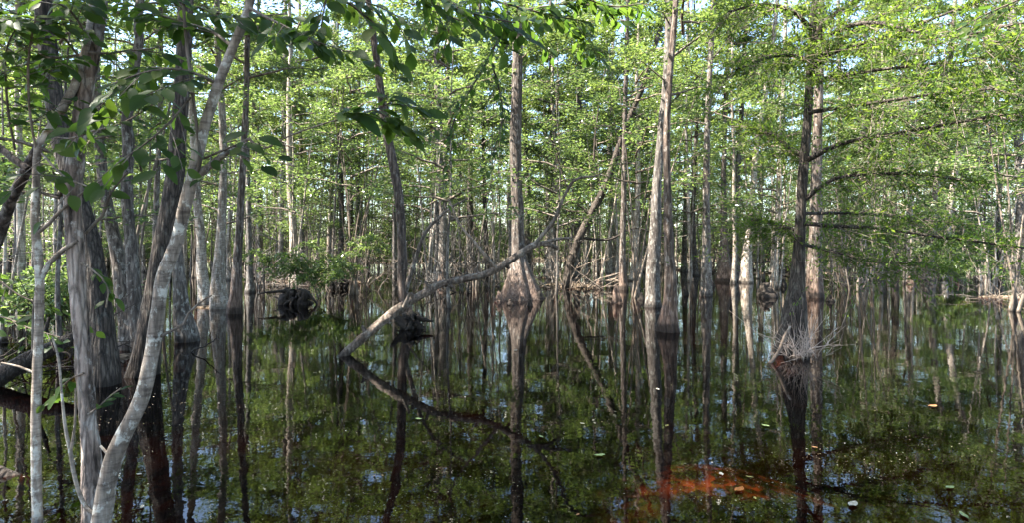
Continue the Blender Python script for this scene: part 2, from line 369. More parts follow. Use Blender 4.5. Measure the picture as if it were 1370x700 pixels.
# ------------------------------------------------------------------ traced trees
YS = {}
def traced(name, label, pts, Y, mat, cat='tree', top=14.0, seg=26, step=.05, flute=None, rough=.07, crown=None, crown_z=0.0, ridge=.0, dY=0.0, cut=False, parent=None, below=-.5, group=None, crown_s=1.0):
    """pts: photo pixels and width (px, py, w) from the foot upward; the foot stands on the bed, the top runs on out of the frame"""
    P3 = []
    z_first = P(pts[0][0], pts[0][1], Y)[2]
    for (px, py, w) in pts:
        z = P(px, py, Y)[2]
        yy = Y + dY * (z - z_first)
        p = P(px, py, yy); P3.append((*p, w / 2 * yy / F))
    P3 = np.array(P3)
    if P3[0, 2] > below and not cut:
        f = P3[0].copy(); f[2] = below; P3 = np.vstack([f, P3])
    if P3[-1, 2] < top and not cut:
        d = P3[-1, :3] - P3[-3, :3]; d = d / max(d[2], .2); d[0] = np.clip(d[0], -.25, .25); d[1] *= .5
        e = P3[-1].copy(); k = top - e[2]
        m = e.copy(); m[:3] += d * k * .5; m[3] *= .7; e[:3] += d * k * .9; e[2] = top; e[3] *= .25
        P3 = np.vstack([P3, m, e])
    S = catmull(P3, step)
    # coarser above the frame
    if parent is None:
        i0 = int(np.argmin(np.abs(S[:, 2]))); base = np.array((S[i0, 0], S[i0, 1], 0.0))
        root = thing(name, label, cat, base, group)
    else: root = parent; base = np.array(root.location)
    mb = MB(); mb.tube(S[:, :3], S[:, 3] / (1 + 2.2 * rough + ridge), seg, 0, rough, flute, seed=int(pts[0][0]) + 3, ridge=ridge)
    link('trunk' if parent is None else 'stem', mb.mesh('trunk', [mat], origin=base), root)
    if crown is not None:
        it = int(np.argmin(np.abs(S[:, 2] - 8.0)))
        c = link('crown', crown, root, (S[it, 0] - base[0], S[it, 1] - base[1], crown_z))
        c.rotation_euler[2] = rng.rand() * 6.28; c.scale = (crown_s,) * 3
    return root, S

def branch(root, pts, Y, mat=M_TWIG, seg=7, dY=0.0, name='branch', rough=.05, label=None, step=.06):
    """a limb traced on the photo from its joint outward, Y may change along it"""
    n = len(pts); P3 = []
    for k, (px, py, w) in enumerate(pts):
        yy = Y + dY * k / max(1, n - 1); P3.append((*P(px, py, yy), w / 2 * yy / F))
    S = catmull(P3, step); base = np.array(root.location)
    mb = MB(); mb.tube(S[:, :3], S[:, 3], seg, 0, rough, seed=int(pts[-1][0]))
    o = link(name, mb.mesh(name, [mat], origin=base), root, label=label)
    return o, S

# single leaf meshes: folded, drooping elliptic blades with a short stalk
def big_leaf(seed, wr, droop):
    rs = np.random.RandomState(int(seed) % 99991); mb = MB()
    t = np.array((0, .12, .3, .5, .7, .87, 1.0)); w = wr * np.array((.03, .5, .9, 1.0, .82, .45, .02)) * .5
    z = -droop * t ** 2; V = []
    for k in range(len(t)):
        for s in (-1, 0, 1):
            V.append((t[k], s * w[k] + .03 * math.sin(t[k] * 5 + seed), z[k] + abs(s) * w[k] * (.35 + .2 * math.sin(k * 1.7 + seed)) * .6))
    Q = []
    for k in range(len(t) - 1):
        for s in range(2):
            a = k * 3 + s; Q.append((a, a + 1, a + 4, a + 3))
    mb.add(V, Q); mb.tube([(-.13, .0, .01), (-.05, 0, .02), (.0, .0, .0)], [.010, .010, .010], 3, 0)
    return mb.mesh('leaf', [L_BIG])
LEAF = [big_leaf(k, w, d) for k, (w, d) in enumerate(((.52, .18), (.46, .30), (.58, .10), (.50, .38), (.44, .05)))]

def put_leaf(root, base, pos, d, up, L):
    d = d / np.linalg.norm(d); s = np.cross(up, d); s /= np.linalg.norm(s) + 1e-9; u = np.cross(d, s)
    o = bpy.data.objects.new('leaf', LEAF[rng.randint(len(LEAF))]); COL.objects.link(o); o.parent = root
    M = Matrix(np.column_stack([d * L, s * L, u * L]).tolist()).to_4x4(); M.translation = Vector(pos - base)
    o.matrix_local = M

def leafy(root, S, n, L, twigs=3, tl=.25, down=.35, start=.15, mat=M_TWIG, jit=.5):
    """set leaves singly along a stem S (points) and along side twigs that grow from it"""
    base = np.array(root.location); S = S[:, :3]; mb = MB(); paths = [(S, start)]
    for k in range(twigs):
        i = int((start + (1 - start) * (k + .5 * rng.rand() + .3) / max(1, twigs)) * (len(S) - 2)); i = min(i, len(S) - 2)
        t = S[i + 1] - S[i]; t /= np.linalg.norm(t) + 1e-9
        sv = np.cross(t, (0, 0, 1.0)); sv /= np.linalg.norm(sv) + 1e-9
        d = t * .8 + sv * rng.choice([-1, 1]) * (.5 + .5 * rng.rand()) + np.array((0, 0, -down * .5 + .3 * rng.randn()))
        d /= np.linalg.norm(d); ll = tl * (.6 + .8 * rng.rand())
        q = np.linspace(0, 1, 6)[:, None]; pts = S[i] + d * ll * q + np.array((0, 0, -.12 * ll)) * q ** 2
        mb.tube(pts, np.linspace(.0032, .0014, 6), 4, 0); paths.append((pts, .2))
    if twigs: link('twig', mb.mesh('twig', [mat], origin=base), root)
    wts = np.array([np.linalg.norm(np.diff(p, axis=0), axis=1).sum() * (1 - s) for p, s in paths]); wts /= wts.sum()
    for (pts, s0), w in zip(paths, wts):
        m = max(2, int(round(n * w)))
        for q in range(m):
            f = (s0 + (1 - s0) * (q + .6 * rng.rand()) / m) * (len(pts) - 1); i = min(int(f), len(pts) - 2); fr = f - i
            p = pts[i] * (1 - fr) + pts[i + 1] * fr; t = pts[i + 1] - pts[i]; t /= np.linalg.norm(t) + 1e-9
            sv = np.cross(t, (0, 0, 1.0)); sv /= np.linalg.norm(sv) + 1e-9
            d = t * (.5 + .3 * rng.rand()) + sv * (1 if q % 2 else -1) * (.6 + .4 * rng.rand()) + np.array((0, 0, -down)) + rng.randn(3) * .4 * jit
            up = np.array((0, -.55, .9)) + rng.randn(3) * .7 * jit
            put_leaf(root, base, p + d * L * .13, d, up, L * (.5 + .65 * rng.rand()))

# ---- near saplings on the left
A, SA = traced('forked_sapling', 'smooth pale sapling with a kinked stem forking from the bottom edge', [(118, 800, 30), (135, 700, 27), (143, 650, 25), (153, 612, 25), (165, 585, 23), (180, 555, 22), (192, 525, 21), (202, 480, 20), (208, 445, 20), (213, 400, 19), (219, 368, 19), (228, 345, 19), (238, 318, 18), (245, 285, 18), (255, 245, 17), (265, 205, 16), (275, 165, 15), (292, 112, 14), (312, 62, 13), (335, 0, 12)],
                2.9, M_SMOOTH, 'sapling', top=4.2, seg=22, step=.025, rough=.06)
_, a1 = branch(A, [(262, 236, 12), (280, 222, 9), (300, 206, 8), (318, 195, 6), (335, 184, 4)], 2.9, M_SMOOTH, step=.03)
_, a2 = branch(A, [(263, 230, 6), (268, 212, 5), (262, 160, 4), (256, 110, 4), (250, 60, 4), (244, -10, 4)], 2.88, M_TWIG, step=.03)
_, a3 = branch(A, [(333, 185, 4), (352, 198, 2.5), (390, 180, 2.2), (430, 166, 2), (465, 156, 2), (500, 146, 2), (532, 132, 2)], 2.9, M_TWIG, dY=-.25, step=.03)
leafy(A, a3[len(a3) * 6 // 10:], 50, .118, 6, .22, .2)
for pts, n, dy in (([(292, 112, 5), (262, 98, 4), (232, 92, 3), (195, 96, 3), (150, 112, 2)], 70, -.3), ([(312, 62, 5), (280, 40, 4), (240, 28, 3), (200, 14, 2)], 70, .3),
                   ([(330, 8, 5), (355, 22, 4), (380, 34, 3), (405, 48, 2), (428, 60, 2)], 46, -.35), ([(272, 212, 3), (300, 200, 3), (330, 190, 2), (360, 197, 2)], 6, -.2),
                   ([(255, 130, 3), (225, 165, 3), (190, 195, 2), (160, 215, 2)], 24, -.4)):
    _, s = branch(A, pts, 2.9, M_TWIG, dY=dy, step=.03); leafy(A, s, n, .112, 5, .30)
_, v = branch(A, [(140, 690, 7), (118, 683, 6), (106, 660, 5), (98, 630, 5), (94, 605, 5), (87, 570, 4), (82, 520, 3), (78, 480, 3), (70, 452, 2)], 2.9, M_SMOOTH, step=.03, name='sucker_shoot')
branch(A, [(94, 607, 4), (100, 570, 3), (101, 520, 2)], 2.9, M_SMOOTH, name='sucker_shoot'); branch(A, [(152, 606, 5), (142, 606, 4), (134, 597, 3)], 2.9, M_SMOOTH, name='stub')
_, v = branch(A, [(212, 452, 5), (228, 444, 4), (246, 434, 4), (252, 420, 3), (268, 405, 3), (283, 396, 2)], 2.9, M_TWIG, name='branch')

B, SB = traced('rough_barked_tree', 'shaggy barked crooked trunk standing right behind the fork of the smooth sapling', [(124, 760, 34), (123, 670, 31), (121, 600, 28), (115, 525, 26), (109, 450, 25), (104, 390, 25), (101, 330, 26), (97, 285, 26), (98, 245, 27), (102, 205, 27), (107, 165, 25), (113, 125, 25), (120, 90, 24), (127, 55, 22), (134, 15, 20), (139, -20, 19)],
               3.15, M_SHAG, 'tree', top=7, seg=40, step=.02, rough=.11, ridge=.10)
_, s = branch(B, [(113, 72, 4), (92, 75, 3), (68, 78, 3), (40, 84, 3), (16, 92, 2)], 3.1, M_TWIG); leafy(B, s, 75, .108, 6, .32)
_, s = branch(B, [(118, 70, 4), (147, 71, 3), (171, 67, 3), (200, 65, 2), (222, 61, 2)], 3.1, M_TWIG, dY=.2); leafy(B, s, 50, .108, 5, .32)
_, s = branch(B, [(115, 312, 4), (125, 300, 4), (137, 288, 4), (147, 261, 3), (160, 242, 3), (171, 230, 2)], 3.2, M_TWIG); leafy(B, s, 7, .095, 1, .2)
_, s = branch(B, [(108, 352, 3), (122, 360, 2), (136, 372, 2), (145, 392, 2), (142, 412, 2)], 3.1, M_TWIG); leafy(B, s, 12, .085, 2, .12)
_, s = branch(B, [(118, 555, 3), (132, 545, 2), (148, 530, 2), (162, 520, 2)], 3.1, M_TWIG); leafy(B, s, 7, .085, 0)
_, s = branch(B, [(112, 500, 3), (98, 505, 2), (85, 516, 2), (70, 534, 2), (55, 545, 2)], 3.1, M_TWIG); leafy(B, s, 9, .085, 0)

Cc, SCc = traced('thin_pale_sapling', 'slender whitish pole sapling at the left edge of the water', [(49, 760, 15), (50, 700, 14), (48, 600, 13), (49, 520, 12.5), (52, 440, 12), (53, 370, 12), (49, 325, 12), (46, 290, 10), (48, 250, 10), (49, 215, 10), (52, 195, 11)], 3.1, M_SMOOTH, 'sapling', seg=18, step=.025, cut=True)
branch(Cc, [(52, 196, 11), (70, 168, 11), (82, 147, 11), (99, 116, 10), (110, 80, 9), (118, 50, 8), (124, -5, 7)], 3.1, M_PALE, 12, label='bright sunlit upper limb')
branch(Cc, [(52, 195, 11), (38, 220, 12), (28, 242, 13), (14, 268, 13), (4, 300, 14), (-14, 350, 14)], 3.12, M_ROUGH, 12, dY=.4)
branch(Cc, [(38, 226, 9), (18, 212, 9), (-6, 192, 8)], 3.12, M_ROUGH, 9)
branch(Cc, [(50, 312, 5), (66, 298, 5), (82, 281, 4), (110, 258, 3), (147, 233, 2)], 3.1, M_TWIG); branch(Cc, [(56, 372, 7), (66, 352, 7), (86, 333, 6), (104, 322, 4)], 3.1, M_SMOOTH)
branch(Cc, [(47, 500, 3), (25, 491, 3), (2, 486, 2)], 3.1, M_SMOOTH); branch(Cc, [(44, 470, 4), (45, 420, 4), (48, 390, 3)], 3.15, M_TWIG)
for pts, n in (([(49, 205, 3), (40, 150, 3), (38, 80, 3), (48, 20, 2)], 60), ([(60, 180, 3), (92, 185, 3), (123, 175, 3), (164, 164, 2), (219, 130, 2)], 16), ([(110, 80, 3), (75, 40, 3), (30, 20, 2), (0, 10, 2)], 70), ([(118, 50, 3), (95, 15, 3), (60, -5, 2)], 40), ([(20, 200, 3), (10, 140, 3), (8, 70, 2), (20, 40, 2)], 50), ([(56, 205, 3), (85, 235, 3), (120, 250, 2)], 10)):
    _, s = branch(Cc, pts, 3.1, M_TWIG, dY=-.3); leafy(Cc, s, n, .108, 5, .32)

# ---- left group of swamp trees
def T(name, label, pts, mat, by=None, crown=None, **k):
    Y = base_Y(by if by else pts[0][1]); return traced(name, label, pts, Y, mat, crown=crown, **k)
FL = (.2, 5, .8)
E_, _ = T('dark_swamp_tree', 'dark furrowed trunk rising behind the shaggy crooked trunk', [(139, 520, 45), (138, 490, 42), (136, 455, 38), (132, 410, 35), (125, 350, 31), (112, 290, 27), (95, 235, 27), (84, 190, 27), (75, 145, 27), (68, 100, 26), (62, 50, 24), (57, 0, 23)], M_DARK, 515, CAN[0], flute=FL, rough=.09, seg=32, step=.04)
T('swamp_tree', 'pale trunk with a smooth brown swollen foot between two dark trunks', [(180, 470, 44), (176, 435, 36), (167, 395, 26), (159, 350, 20), (150, 305, 17), (143, 270, 15), (137, 230, 15), (133, 190, 14), (128, 120, 13), (124, 40, 12)], M_GREY, 466, CAN[1], flute=FL)
T('swamp_tree', 'slim pale trunk bending back just left of the dark leaning trunk', [(190, 462, 30), (184, 425, 22), (178, 374, 18), (176, 333, 16), (171, 281, 16), (170, 230, 16), (172, 190, 16), (170, 160, 15), (178, 110, 13), (186, 50, 12), (187, 0, 12)], M_GREY, 470, POLE[0], flute=FL)
T('dark_swamp_tree', 'dark furrowed trunk leaning behind the smooth forked sapling', [(188, 515, 52), (195, 480, 42), (201, 440, 35), (207, 400, 31), (216, 340, 28), (226, 280, 26), (233, 240, 26), (238, 190, 24), (243, 120, 22), (247, 50, 21), (250, 0, 20)], M_DARK, 502, CAN[2], flute=FL, rough=.09, seg=32, step=.04)
T('swamp_tree', 'tapered grey trunk just right of the kinked sapling bend', [(251, 458, 34), (246, 430, 27), (241, 395, 20), (238, 350, 16), (237, 300, 14), (240, 200, 13), (243, 100, 12), (243, 0, 11)], M_GREY, 457, POLE[1], flute=FL)
T('swamp_tree', 'pale spotted trunk, left one of three beside the dark inlet', [(276, 408, 26), (273, 390, 19), (270, 360, 15), (269, 320, 13), (264, 270, 12), (261, 220, 11), (257, 150, 10), (252, 60, 9)], M_PALE, 407, POLE[2], flute=FL)
T('swamp_tree', 'pale trunk in the middle of three beside the dark inlet', [(294, 414, 30), (292, 390, 23), (293, 350, 16), (296, 310, 13), (297, 286, 12), (299, 220, 11), (297, 150, 10), (292, 80, 9), (290, 0, 8)], M_PALE, 413, POLE[3], flute=FL)
T('swamp_tree', 'dark footed trunk, right one of three beside the dark inlet', [(314, 418, 24), (316, 395, 18), (318, 344, 13), (321, 296, 11), (323, 251, 10), (327, 180, 9), (330, 110, 8), (332, 0, 7)], M_CYP, 420, POLE[0], flute=FL)
for nm, px, py, dx, w, mt, lab in (('swamp_tree', 30, 430, -6, 12, M_PALE, 'thin pale trunk behind the slender pole sapling at the left edge'), ('swamp_tree', 22, 420, 4, 9, M_GREY, 'greyish thin trunk nearest the left edge behind the arching limb'), ('swamp_tree', 335, 392, -6, 9, M_GREY, 'thin straight grey trunk right of the dark inlet trees'), ('swamp_tree', 205, 430, 10, 10, M_GREY, 'thin grey trunk seen between the two dark furrowed trunks')):
    T(nm, lab, [(px, py, w * 1.7), (px + dx * .1, py - 30, w), (px + dx * .5, 250, w * .8), (px + dx, 120, w * .7), (px + dx, 0, w * .6)], mt, py, POLE[1], flute=FL)

# ---- middle trees
N_, SN = T('peeling_tree', 'leaning dead trunk with peeling orange patches above a black root mass', [(548, 442, 24), (545, 420, 17), (540, 395, 15), (538, 370, 14), (538, 333, 14), (536, 288, 14), (532, 250, 14), (522, 200, 14), (513, 150, 12), (506, 95, 11), (498, 35, 10), (490, -20, 9)], M_CYP, 438, flute=(.2, 4, .3), step=.03)
T('cypress_tree', 'cypress with a wide fluted sunlit buttress near the picture middle', [(697, 403, 78), (697, 395, 66), (696, 380, 50), (695, 365, 37), (694, 345, 24), (693, 320, 20), (693, 280, 18), (691, 250, 17), (690, 180, 17), (692, 100, 16), (693, 20, 14), (694, -20, 13)], M_CYP, 400, POLE[1], flute=(.32, 9, 1.5), seg=44, step=.05, rough=.06)
Pl, SP = T('leaning_tree', 'dark mossy tree leaning right across the middle of the view', [(756, 388, 11), (758, 375, 11), (765, 345, 12), (775, 318, 12), (790, 288, 12), (808, 252, 11), (820, 220, 10), (830, 190, 9), (845, 150, 8), (862, 110, 8), (875, 65, 7), (887, 25, 6), (895, -15, 5)], M_DARK, 386, flute=(.1, 4, .3), top=11)
T('cypress_tree', 'thin brown cypress with a flared dark foot beside a small knee', [(834, 390, 16), (834, 378, 13), (833, 355, 11), (833, 323, 9), (835, 240, 8), (836, 160, 7), (838, 80, 6), (840, 0, 6)], M_CYP, 388, POLE[2], flute=(.2, 5, .5))
T('swamp_tree', 'grey trunk, rear one of the crossing pair right of centre', [(873, 412, 26), (873, 395, 22), (873, 367, 21), (875, 335, 19), (877, 300, 17), (879, 247, 14), (883, 200, 13), (889, 140, 13), (893, 90, 13), (897, 0, 12)], M_GREY, 411, POLE[0], flute=FL, step=.04)
T('cypress_tree', 'reddish shaggy cypress, front one of the crossing pair right of centre', [(894, 447, 34), (894, 432, 30), (896, 405, 22), (897, 375, 19), (895, 340, 16), (894, 300, 14), (893, 250, 12), (892, 200, 11), (893, 150, 10), (897, 90, 10), (903, 20, 9), (906, -20, 9)], M_CYP, 444, POLE[3], flute=(.3, 7, .8), seg=40, step=.03, rough=.1)
T('swamp_tree', 'straight grey trunk with a dark waterline ring right of the crossing pair', [(944, 398, 21), (945, 385, 18), (945, 367, 16), (945, 316, 12), (945, 247, 10), (946, 180, 9), (949, 110, 8), (952, 50, 8), (955, -10, 7)], M_GREY, 396, POLE[0], flute=FL)
T('cypress_tree', 'trunk with a broad pale pink swollen foot beside a white trunk', [(971, 378, 32), (970, 366, 25), (969, 345, 16), (969, 316, 11), (968, 247, 8), (969, 200, 7), (971, 130, 7), (976, 40, 6)], M_CYP, 377, POLE[1], flute=(.25, 6, 1.2))
T('cypress_tree', 'grey trunk joined behind the pink swollen foot', [(985, 377, 22), (983, 355, 16), (981, 340, 13), (984, 316, 9), (985, 264, 8), (989, 200, 8), (992, 150, 7), (997, 50, 6), (1000, 0, 6)], M_GREY, 376.5, POLE[2], flute=FL)
T('pale_tree', 'bright white sunlit trunk leaning right beside the pink swollen foot', [(998, 380, 21), (998, 366, 18), (1000, 333, 13), (1004, 298, 9), (1008, 247, 8), (1012, 200, 8), (1020, 150, 7), (1028, 95, 7), (1036, 40, 6), (1040, 0, 6)], M_PALE, 379, POLE[3], flute=FL)
Xc, SX = T('cypress_tree', 'dark tapering cypress with long feathery boughs over a twig tangle', [(1060, 482, 58), (1060, 465, 50), (1062, 440, 41), (1064, 410, 33), (1066, 385, 24), (1068, 350, 18), (1070, 310, 15), (1072, 270, 14), (1075, 225, 14), (1078, 190, 13), (1081, 150, 12), (1085, 75, 11), (1089, 10, 10), (1092, -20, 10)], M_DARK, 472, None, flute=(.22, 6, .8), seg=36, step=.03, rough=.06)
T('cypress_tree', 'broad pinkish sunlit buttressed trunk just behind the dark cypress', [(1090, 402, 27), (1090, 385, 24), (1090, 350, 21), (1091, 310, 18), (1092, 260, 16), (1093, 200, 14), (1096, 100, 12), (1098, 0, 11)], M_CYP, 398, POLE[0], flute=(.22, 6, 1.8))
T('pale_tree', 'white trunk leaning right, front one of the far right pair', [(1262, 376, 13), (1263, 354, 11), (1266, 320, 10), (1270, 280, 9), (1278, 230, 9), (1290, 180, 9), (1305, 110, 9), (1325, 55, 9), (1345, 0, 8)], M_PALE, 375, POLE[1], flute=FL)
T('swamp_tree', 'mottled trunk with a swollen foot, left one of the far right pair', [(1241, 376, 22), (1243, 360, 16), (1246, 344, 12), (1248, 290, 9), (1253, 240, 8), (1258, 190, 8), (1265, 130, 8), (1272, 75, 7), (1278, 0, 6)], M_GREY, 375, POLE[2], flute=FL)
T('swamp_tree', 'grey trunk at the right edge behind the feathery boughs', [(1366, 380, 20), (1366, 350, 15), (1365, 250, 12), (1361, 150, 11), (1358, 80, 10), (1354, 0, 9)], M_GREY, 378, POLE[3], flute=FL)
T('swamp_tree', 'upright grey trunk between the central buttress and the leaning dark tree', [(771, 372, 13), (772, 340, 10), (774, 250, 9), (775, 120, 9), (776, 20, 8)], M_GREY, 371, POLE[0], flute=FL)
T('swamp_tree', 'dark straight pole just left of the central buttress cypress', [(652, 372, 9), (651, 340, 7), (648, 250, 6), (645, 120, 5), (642, 0, 5)], M_DARK, 371, POLE[1], flute=FL)
for k, (px, py, w, dx) in enumerate(((375, 372, 9, 5), (405, 368, 8, -3), (440, 366, 9, 6), (478, 364, 8, 2), (590, 366, 9, 8), (742, 366, 8, -4), (815, 366, 8, 4), (915, 364, 8, 4), (1035, 366, 10, 12), (1130, 364, 9, -6), (1180, 362, 9, 8))):
    T('swamp_tree', 'pale slim trunk standing alone at the edge of the far stand', [(px, py, w * 1.6), (px, py - 14, w * 1.1), (px + dx * .4, 280, w * .8), (px + dx, 150, w * .7), (px + dx * 1.4, 0, w * .55)], (M_PALE, M_GREY)[k % 2], py, POLE[k % 4], group='pale slim trunks at the edge of the far stand', seg=14, step=.12, flute=FL)

# feathery cypress boughs: a branch each, with its needle sprays
def feather(root, br, S, seed, w=1.0, n=2600):
    rs = np.random.RandomState(seed); base = np.array(root.location); mb = MB(); S = S[:, :3]; L = len(S)
    nt = int(n / 45); gap = np.sin(np.linspace(0, 1, L) * (9 + 6 * rs.rand()) + rs.rand() * 6) > -.75
    for k in range(nt):
        f = .06 + .94 * (k + rs.rand()) / nt; i = min(int(f * (L - 1)), L - 2)
        if not gap[i]: continue
        t = S[i + 1] - S[i]; t /= np.linalg.norm(t) + 1e-9; sv = np.cross(t, (0, 0, 1.0)); sv /= np.linalg.norm(sv) + 1e-9
        d = t * (.3 + .7 * rs.rand()) + sv * rs.choice([-1, 1]) * (.5 + .6 * rs.rand()) + np.array((0, 0, .42 * rs.randn() - .1)); d /= np.linalg.norm(d)
        ll = w * (.25 + 1.0 * rs.rand()) * (1 - .45 * f); q = np.linspace(0, 1, 6)[:, None]
        tp = S[i] + d * ll * q + np.array((0, 0, -.35 * ll)) * q ** 2 + rs.randn(6, 3) * .02
        mb.tube(tp, np.linspace(.006, .002, 6), 3, 0)
        for e in range(3):
            a = rs.randint(1, 5); d2 = d + rs.randn(3) * np.array((.7, .7, .35)); l2 = ll * (.3 + .3 * rs.rand()); t2 = tp[a] + d2 * l2 * np.linspace(0, 1, 4)[:, None]; t2[:, 2] -= .2 * l2 * np.linspace(0, 1, 4) ** 2
            mb.tube(t2, np.linspace(.003, .0015, 4), 3, 0)
            m = 8 + rs.randint(14); u = rs.rand(m) * 3; ui = np.minimum(u.astype(int), 2); uf = (u - ui)[:, None]
            pos = t2[ui] * (1 - uf) + t2[ui + 1] * uf + rs.randn(m, 3) * .03
            mb.leaves(pos, d2[None] * .6 + rs.randn(m, 3) * .8, np.array((0, 0, 1.0)) + rs.randn(m, 3) * .6, .085 * (.5 + .8 * rs.rand(m)), .28, 1, .04)
    link('foliage', mb.mesh('bough_foliage', [M_TWIG, L_CYP], origin=base, leafmat=1), br)
BO = [([(1086, 62, 6), (1105, 28, 5), (1145, 0, 4), (1180, -20, 3)], -.5), ([(1084, 92, 7), (1110, 72, 5), (1142, 61, 4), (1195, 45, 3.5), (1260, 20, 3), (1340, -8, 2)], -2.2), ([(1083, 112, 6), (1120, 102, 5), (1160, 95, 4), (1235, 86, 3), (1300, 80, 3), (1375, 58, 2)], -2.4),
      ([(1083, 85, 5), (1130, 50, 4), (1180, 20, 3), (1240, -14, 2)], 1.0), ([(1078, 215, 6), (1110, 198, 5), (1145, 187, 4), (1220, 174, 3), (1300, 160, 3), (1375, 148, 2)], -2.0), ([(1075, 268, 5), (1105, 245, 4), (1135, 235, 3), (1220, 232, 3), (1300, 242, 2)], -1.2),
      ([(1073, 298, 5), (1115, 302, 4), (1170, 305, 3), (1245, 315, 3), (1375, 332, 2)], -1.6), ([(1074, 285, 4), (1140, 285, 3), (1210, 290, 3), (1290, 300, 2)], .8), ([(1084, 82, 5), (1060, 74, 4), (1030, 76, 3), (985, 92, 2)], -1.0), ([(1077, 210, 5), (1055, 196, 4), (1035, 180, 3), (1005, 172, 2)], .6),
      ([(1088, 40, 5), (1060, 15, 4), (1020, 5, 3), (975, 15, 2)], -.8), ([(1086, 55, 5), (1160, 30, 4), (1260, 48, 3), (1370, 30, 2)], -3.2), ([(1080, 150, 5), (1150, 140, 4), (1230, 128, 3), (1330, 118, 2)], -2.8), ([(1072, 310, 4), (1040, 300, 3), (1000, 292, 2)], .4), ([(1068, 325, 4), (1120, 338, 3), (1180, 352, 2), (1240, 352, 2)], .2)]
for k, (pts, dy) in enumerate(BO):
    b, s = branch(Xc, [(x_, y_, w_ * 1.35) for x_, y_, w_ in pts], base_Y(472), M_DARK, 6, dY=dy); feather(Xc, b, s, 900 + k)

# twigs on the leaning tree and the peeling tree
for pts in ([(808, 252, 4), (795, 215, 3), (800, 150, 2), (810, 90, 2)], [(790, 288, 4), (765, 262, 3), (748, 220, 2), (735, 180, 2)], [(845, 150, 4), (870, 158, 3), (905, 130, 3), (960, 70, 2), (1000, 20, 2)], [(775, 318, 4), (815, 320, 3), (850, 305, 2), (890, 318, 2)]):
    branch(Pl, pts, base_Y(386), M_DARK)
branch(N_, [(541, 395, 8), (555, 350, 6), (570, 310, 5), (600, 280, 3), (625, 265, 2)], base_Y(438), M_GREY, dY=-.6)
branch(N_, [(545, 430, 3), (552, 405, 3), (575, 380, 2)], base_Y(438), M_TWIG)

# ------------------------------------------------------------------ overhanging branches of broad dark leaves (their trees stand outside the frame)
def overhang(label, pts, Y, n, L, dY=0, tw=5, tl=.22, sub=(), down=.2):
    S0 = P(pts[0][0], pts[0][1], Y); root = thing('overhanging_branch', label, 'branch', S0, None)
    o, S = branch(root, pts, Y, M_TWIG, dY=dY, name='stem', step=.04); leafy(root, S, n, L, tw, tl, down)
    for sp, sn in sub:
        _, s = branch(root, sp, Y + dY * .5, M_TWIG, name='stem', step=.04); leafy(root, s, sn, L, 2, tl, down)
overhang('branch of large dark leaves hanging over the top of the peeling trunk', [(400, -60, 5), (440, -15, 4), (475, 10, 3), (505, 35, 2), (525, 60, 2)], 2.7, 38, .112, sub=[([(440, -15, 3), (432, 20, 2), (428, 55, 2)], 16), ([(450, -10, 3), (510, 10, 2), (545, 30, 2)], 18)])
overhang('branch of dark leaves hanging over the top of the central cypress', [(600, -60, 5), (640, -10, 4), (690, 8, 3), (740, 20, 2), (790, 30, 2)], 4.4, 150, .12, tw=9, tl=.4, sub=[([(690, 15, 3), (760, 5, 2), (840, 12, 2)], 75), ([(640, -10, 3), (600, 15, 2), (560, 12, 2)], 48)])
overhang('dense branch of dark leaves along the top edge between the peeling and central trunks', [(520, -70, 5), (560, -25, 4), (605, 8, 3), (650, 22, 2), (690, 30, 2)], 3.3, 100, .11, tw=9, tl=.32)
overhang('branch of broad leaves along the top edge above the kinked sapling', [(110, -60, 5), (180, -20, 4), (250, 5, 3), (320, 22, 2), (380, 18, 2)], 3.0, 110, .115, tw=9, tl=.32)
overhang('twig of dark leaves at the top edge left of the crossing pair', [(720, -50, 4), (770, -10, 3), (820, 8, 2), (860, 4, 2)], 4.2, 70, .11, tw=7, tl=.35)
overhang('drooping twig of small dark leaves left of the central cypress', [(690, -50, 4), (678, 20, 3), (655, 75, 3), (635, 110, 2), (612, 150, 2), (600, 185, 2)], 7.5, 190, .115, tw=14, tl=.9)
overhang('lower twig of dark leaves beside the central cypress trunk', [(655, 75, 3), (668, 120, 2), (672, 160, 2), (660, 205, 2)], 7.8, 90, .11, tw=9, tl=.7)
overhang('sunlit yellow green spray at the top right corner', [(1420, -40, 4), (1370, -5, 3), (1320, 18, 2), (1280, 40, 2)], 4.0, 60, .075, tw=8, tl=.35)
overhang('spray of small leaves at the left edge above the muddy bank', [(-60, 340, 4), (-10, 370, 3), (25, 395, 2), (60, 410, 2)], 4.4, 60, .09, tw=8, tl=.4)
overhang('low leafy twig beside the thin pale sapling', [(-40, 440, 4), (0, 425, 3), (40, 440, 2), (80, 452, 2)], 4.8, 40, .08, tw=6, tl=.35)

# ------------------------------------------------------------------ leaning log, roots, knees, twigs
log = thing('leaning_log', 'weathered bare log slanting up out of the water toward the centre', 'log', P(455, 482, 8.2))
branch(log, [(x_, y_, w_ * .84) for x_, y_, w_ in [(438, 500, 13), (455, 482, 14), (470, 466, 14), (500, 440, 13), (518, 426, 15), (535, 413, 16), (552, 402, 12), (575, 389, 13), (590, 381, 11), (625, 373, 11), (655, 365, 11), (685, 347, 11), (705, 333, 10), (720, 326, 9), (735, 327, 7), (746, 332, 5)]], 8.2, M_LOG, 18, dY=1.2, rough=.16, name='stem', step=.03)
branch(log, [(712, 330, 6), (740, 296, 5), (755, 262, 4), (770, 240, 4), (800, 235, 2)], 9.2, M_TWIG); branch(log, [(665, 360, 5), (640, 330, 4), (615, 300, 3), (600, 265, 2)], 8.9, M_TWIG); branch(log, [(720, 326, 5), (745, 320, 4), (765, 318, 3)], 9.3, M_TWIG)
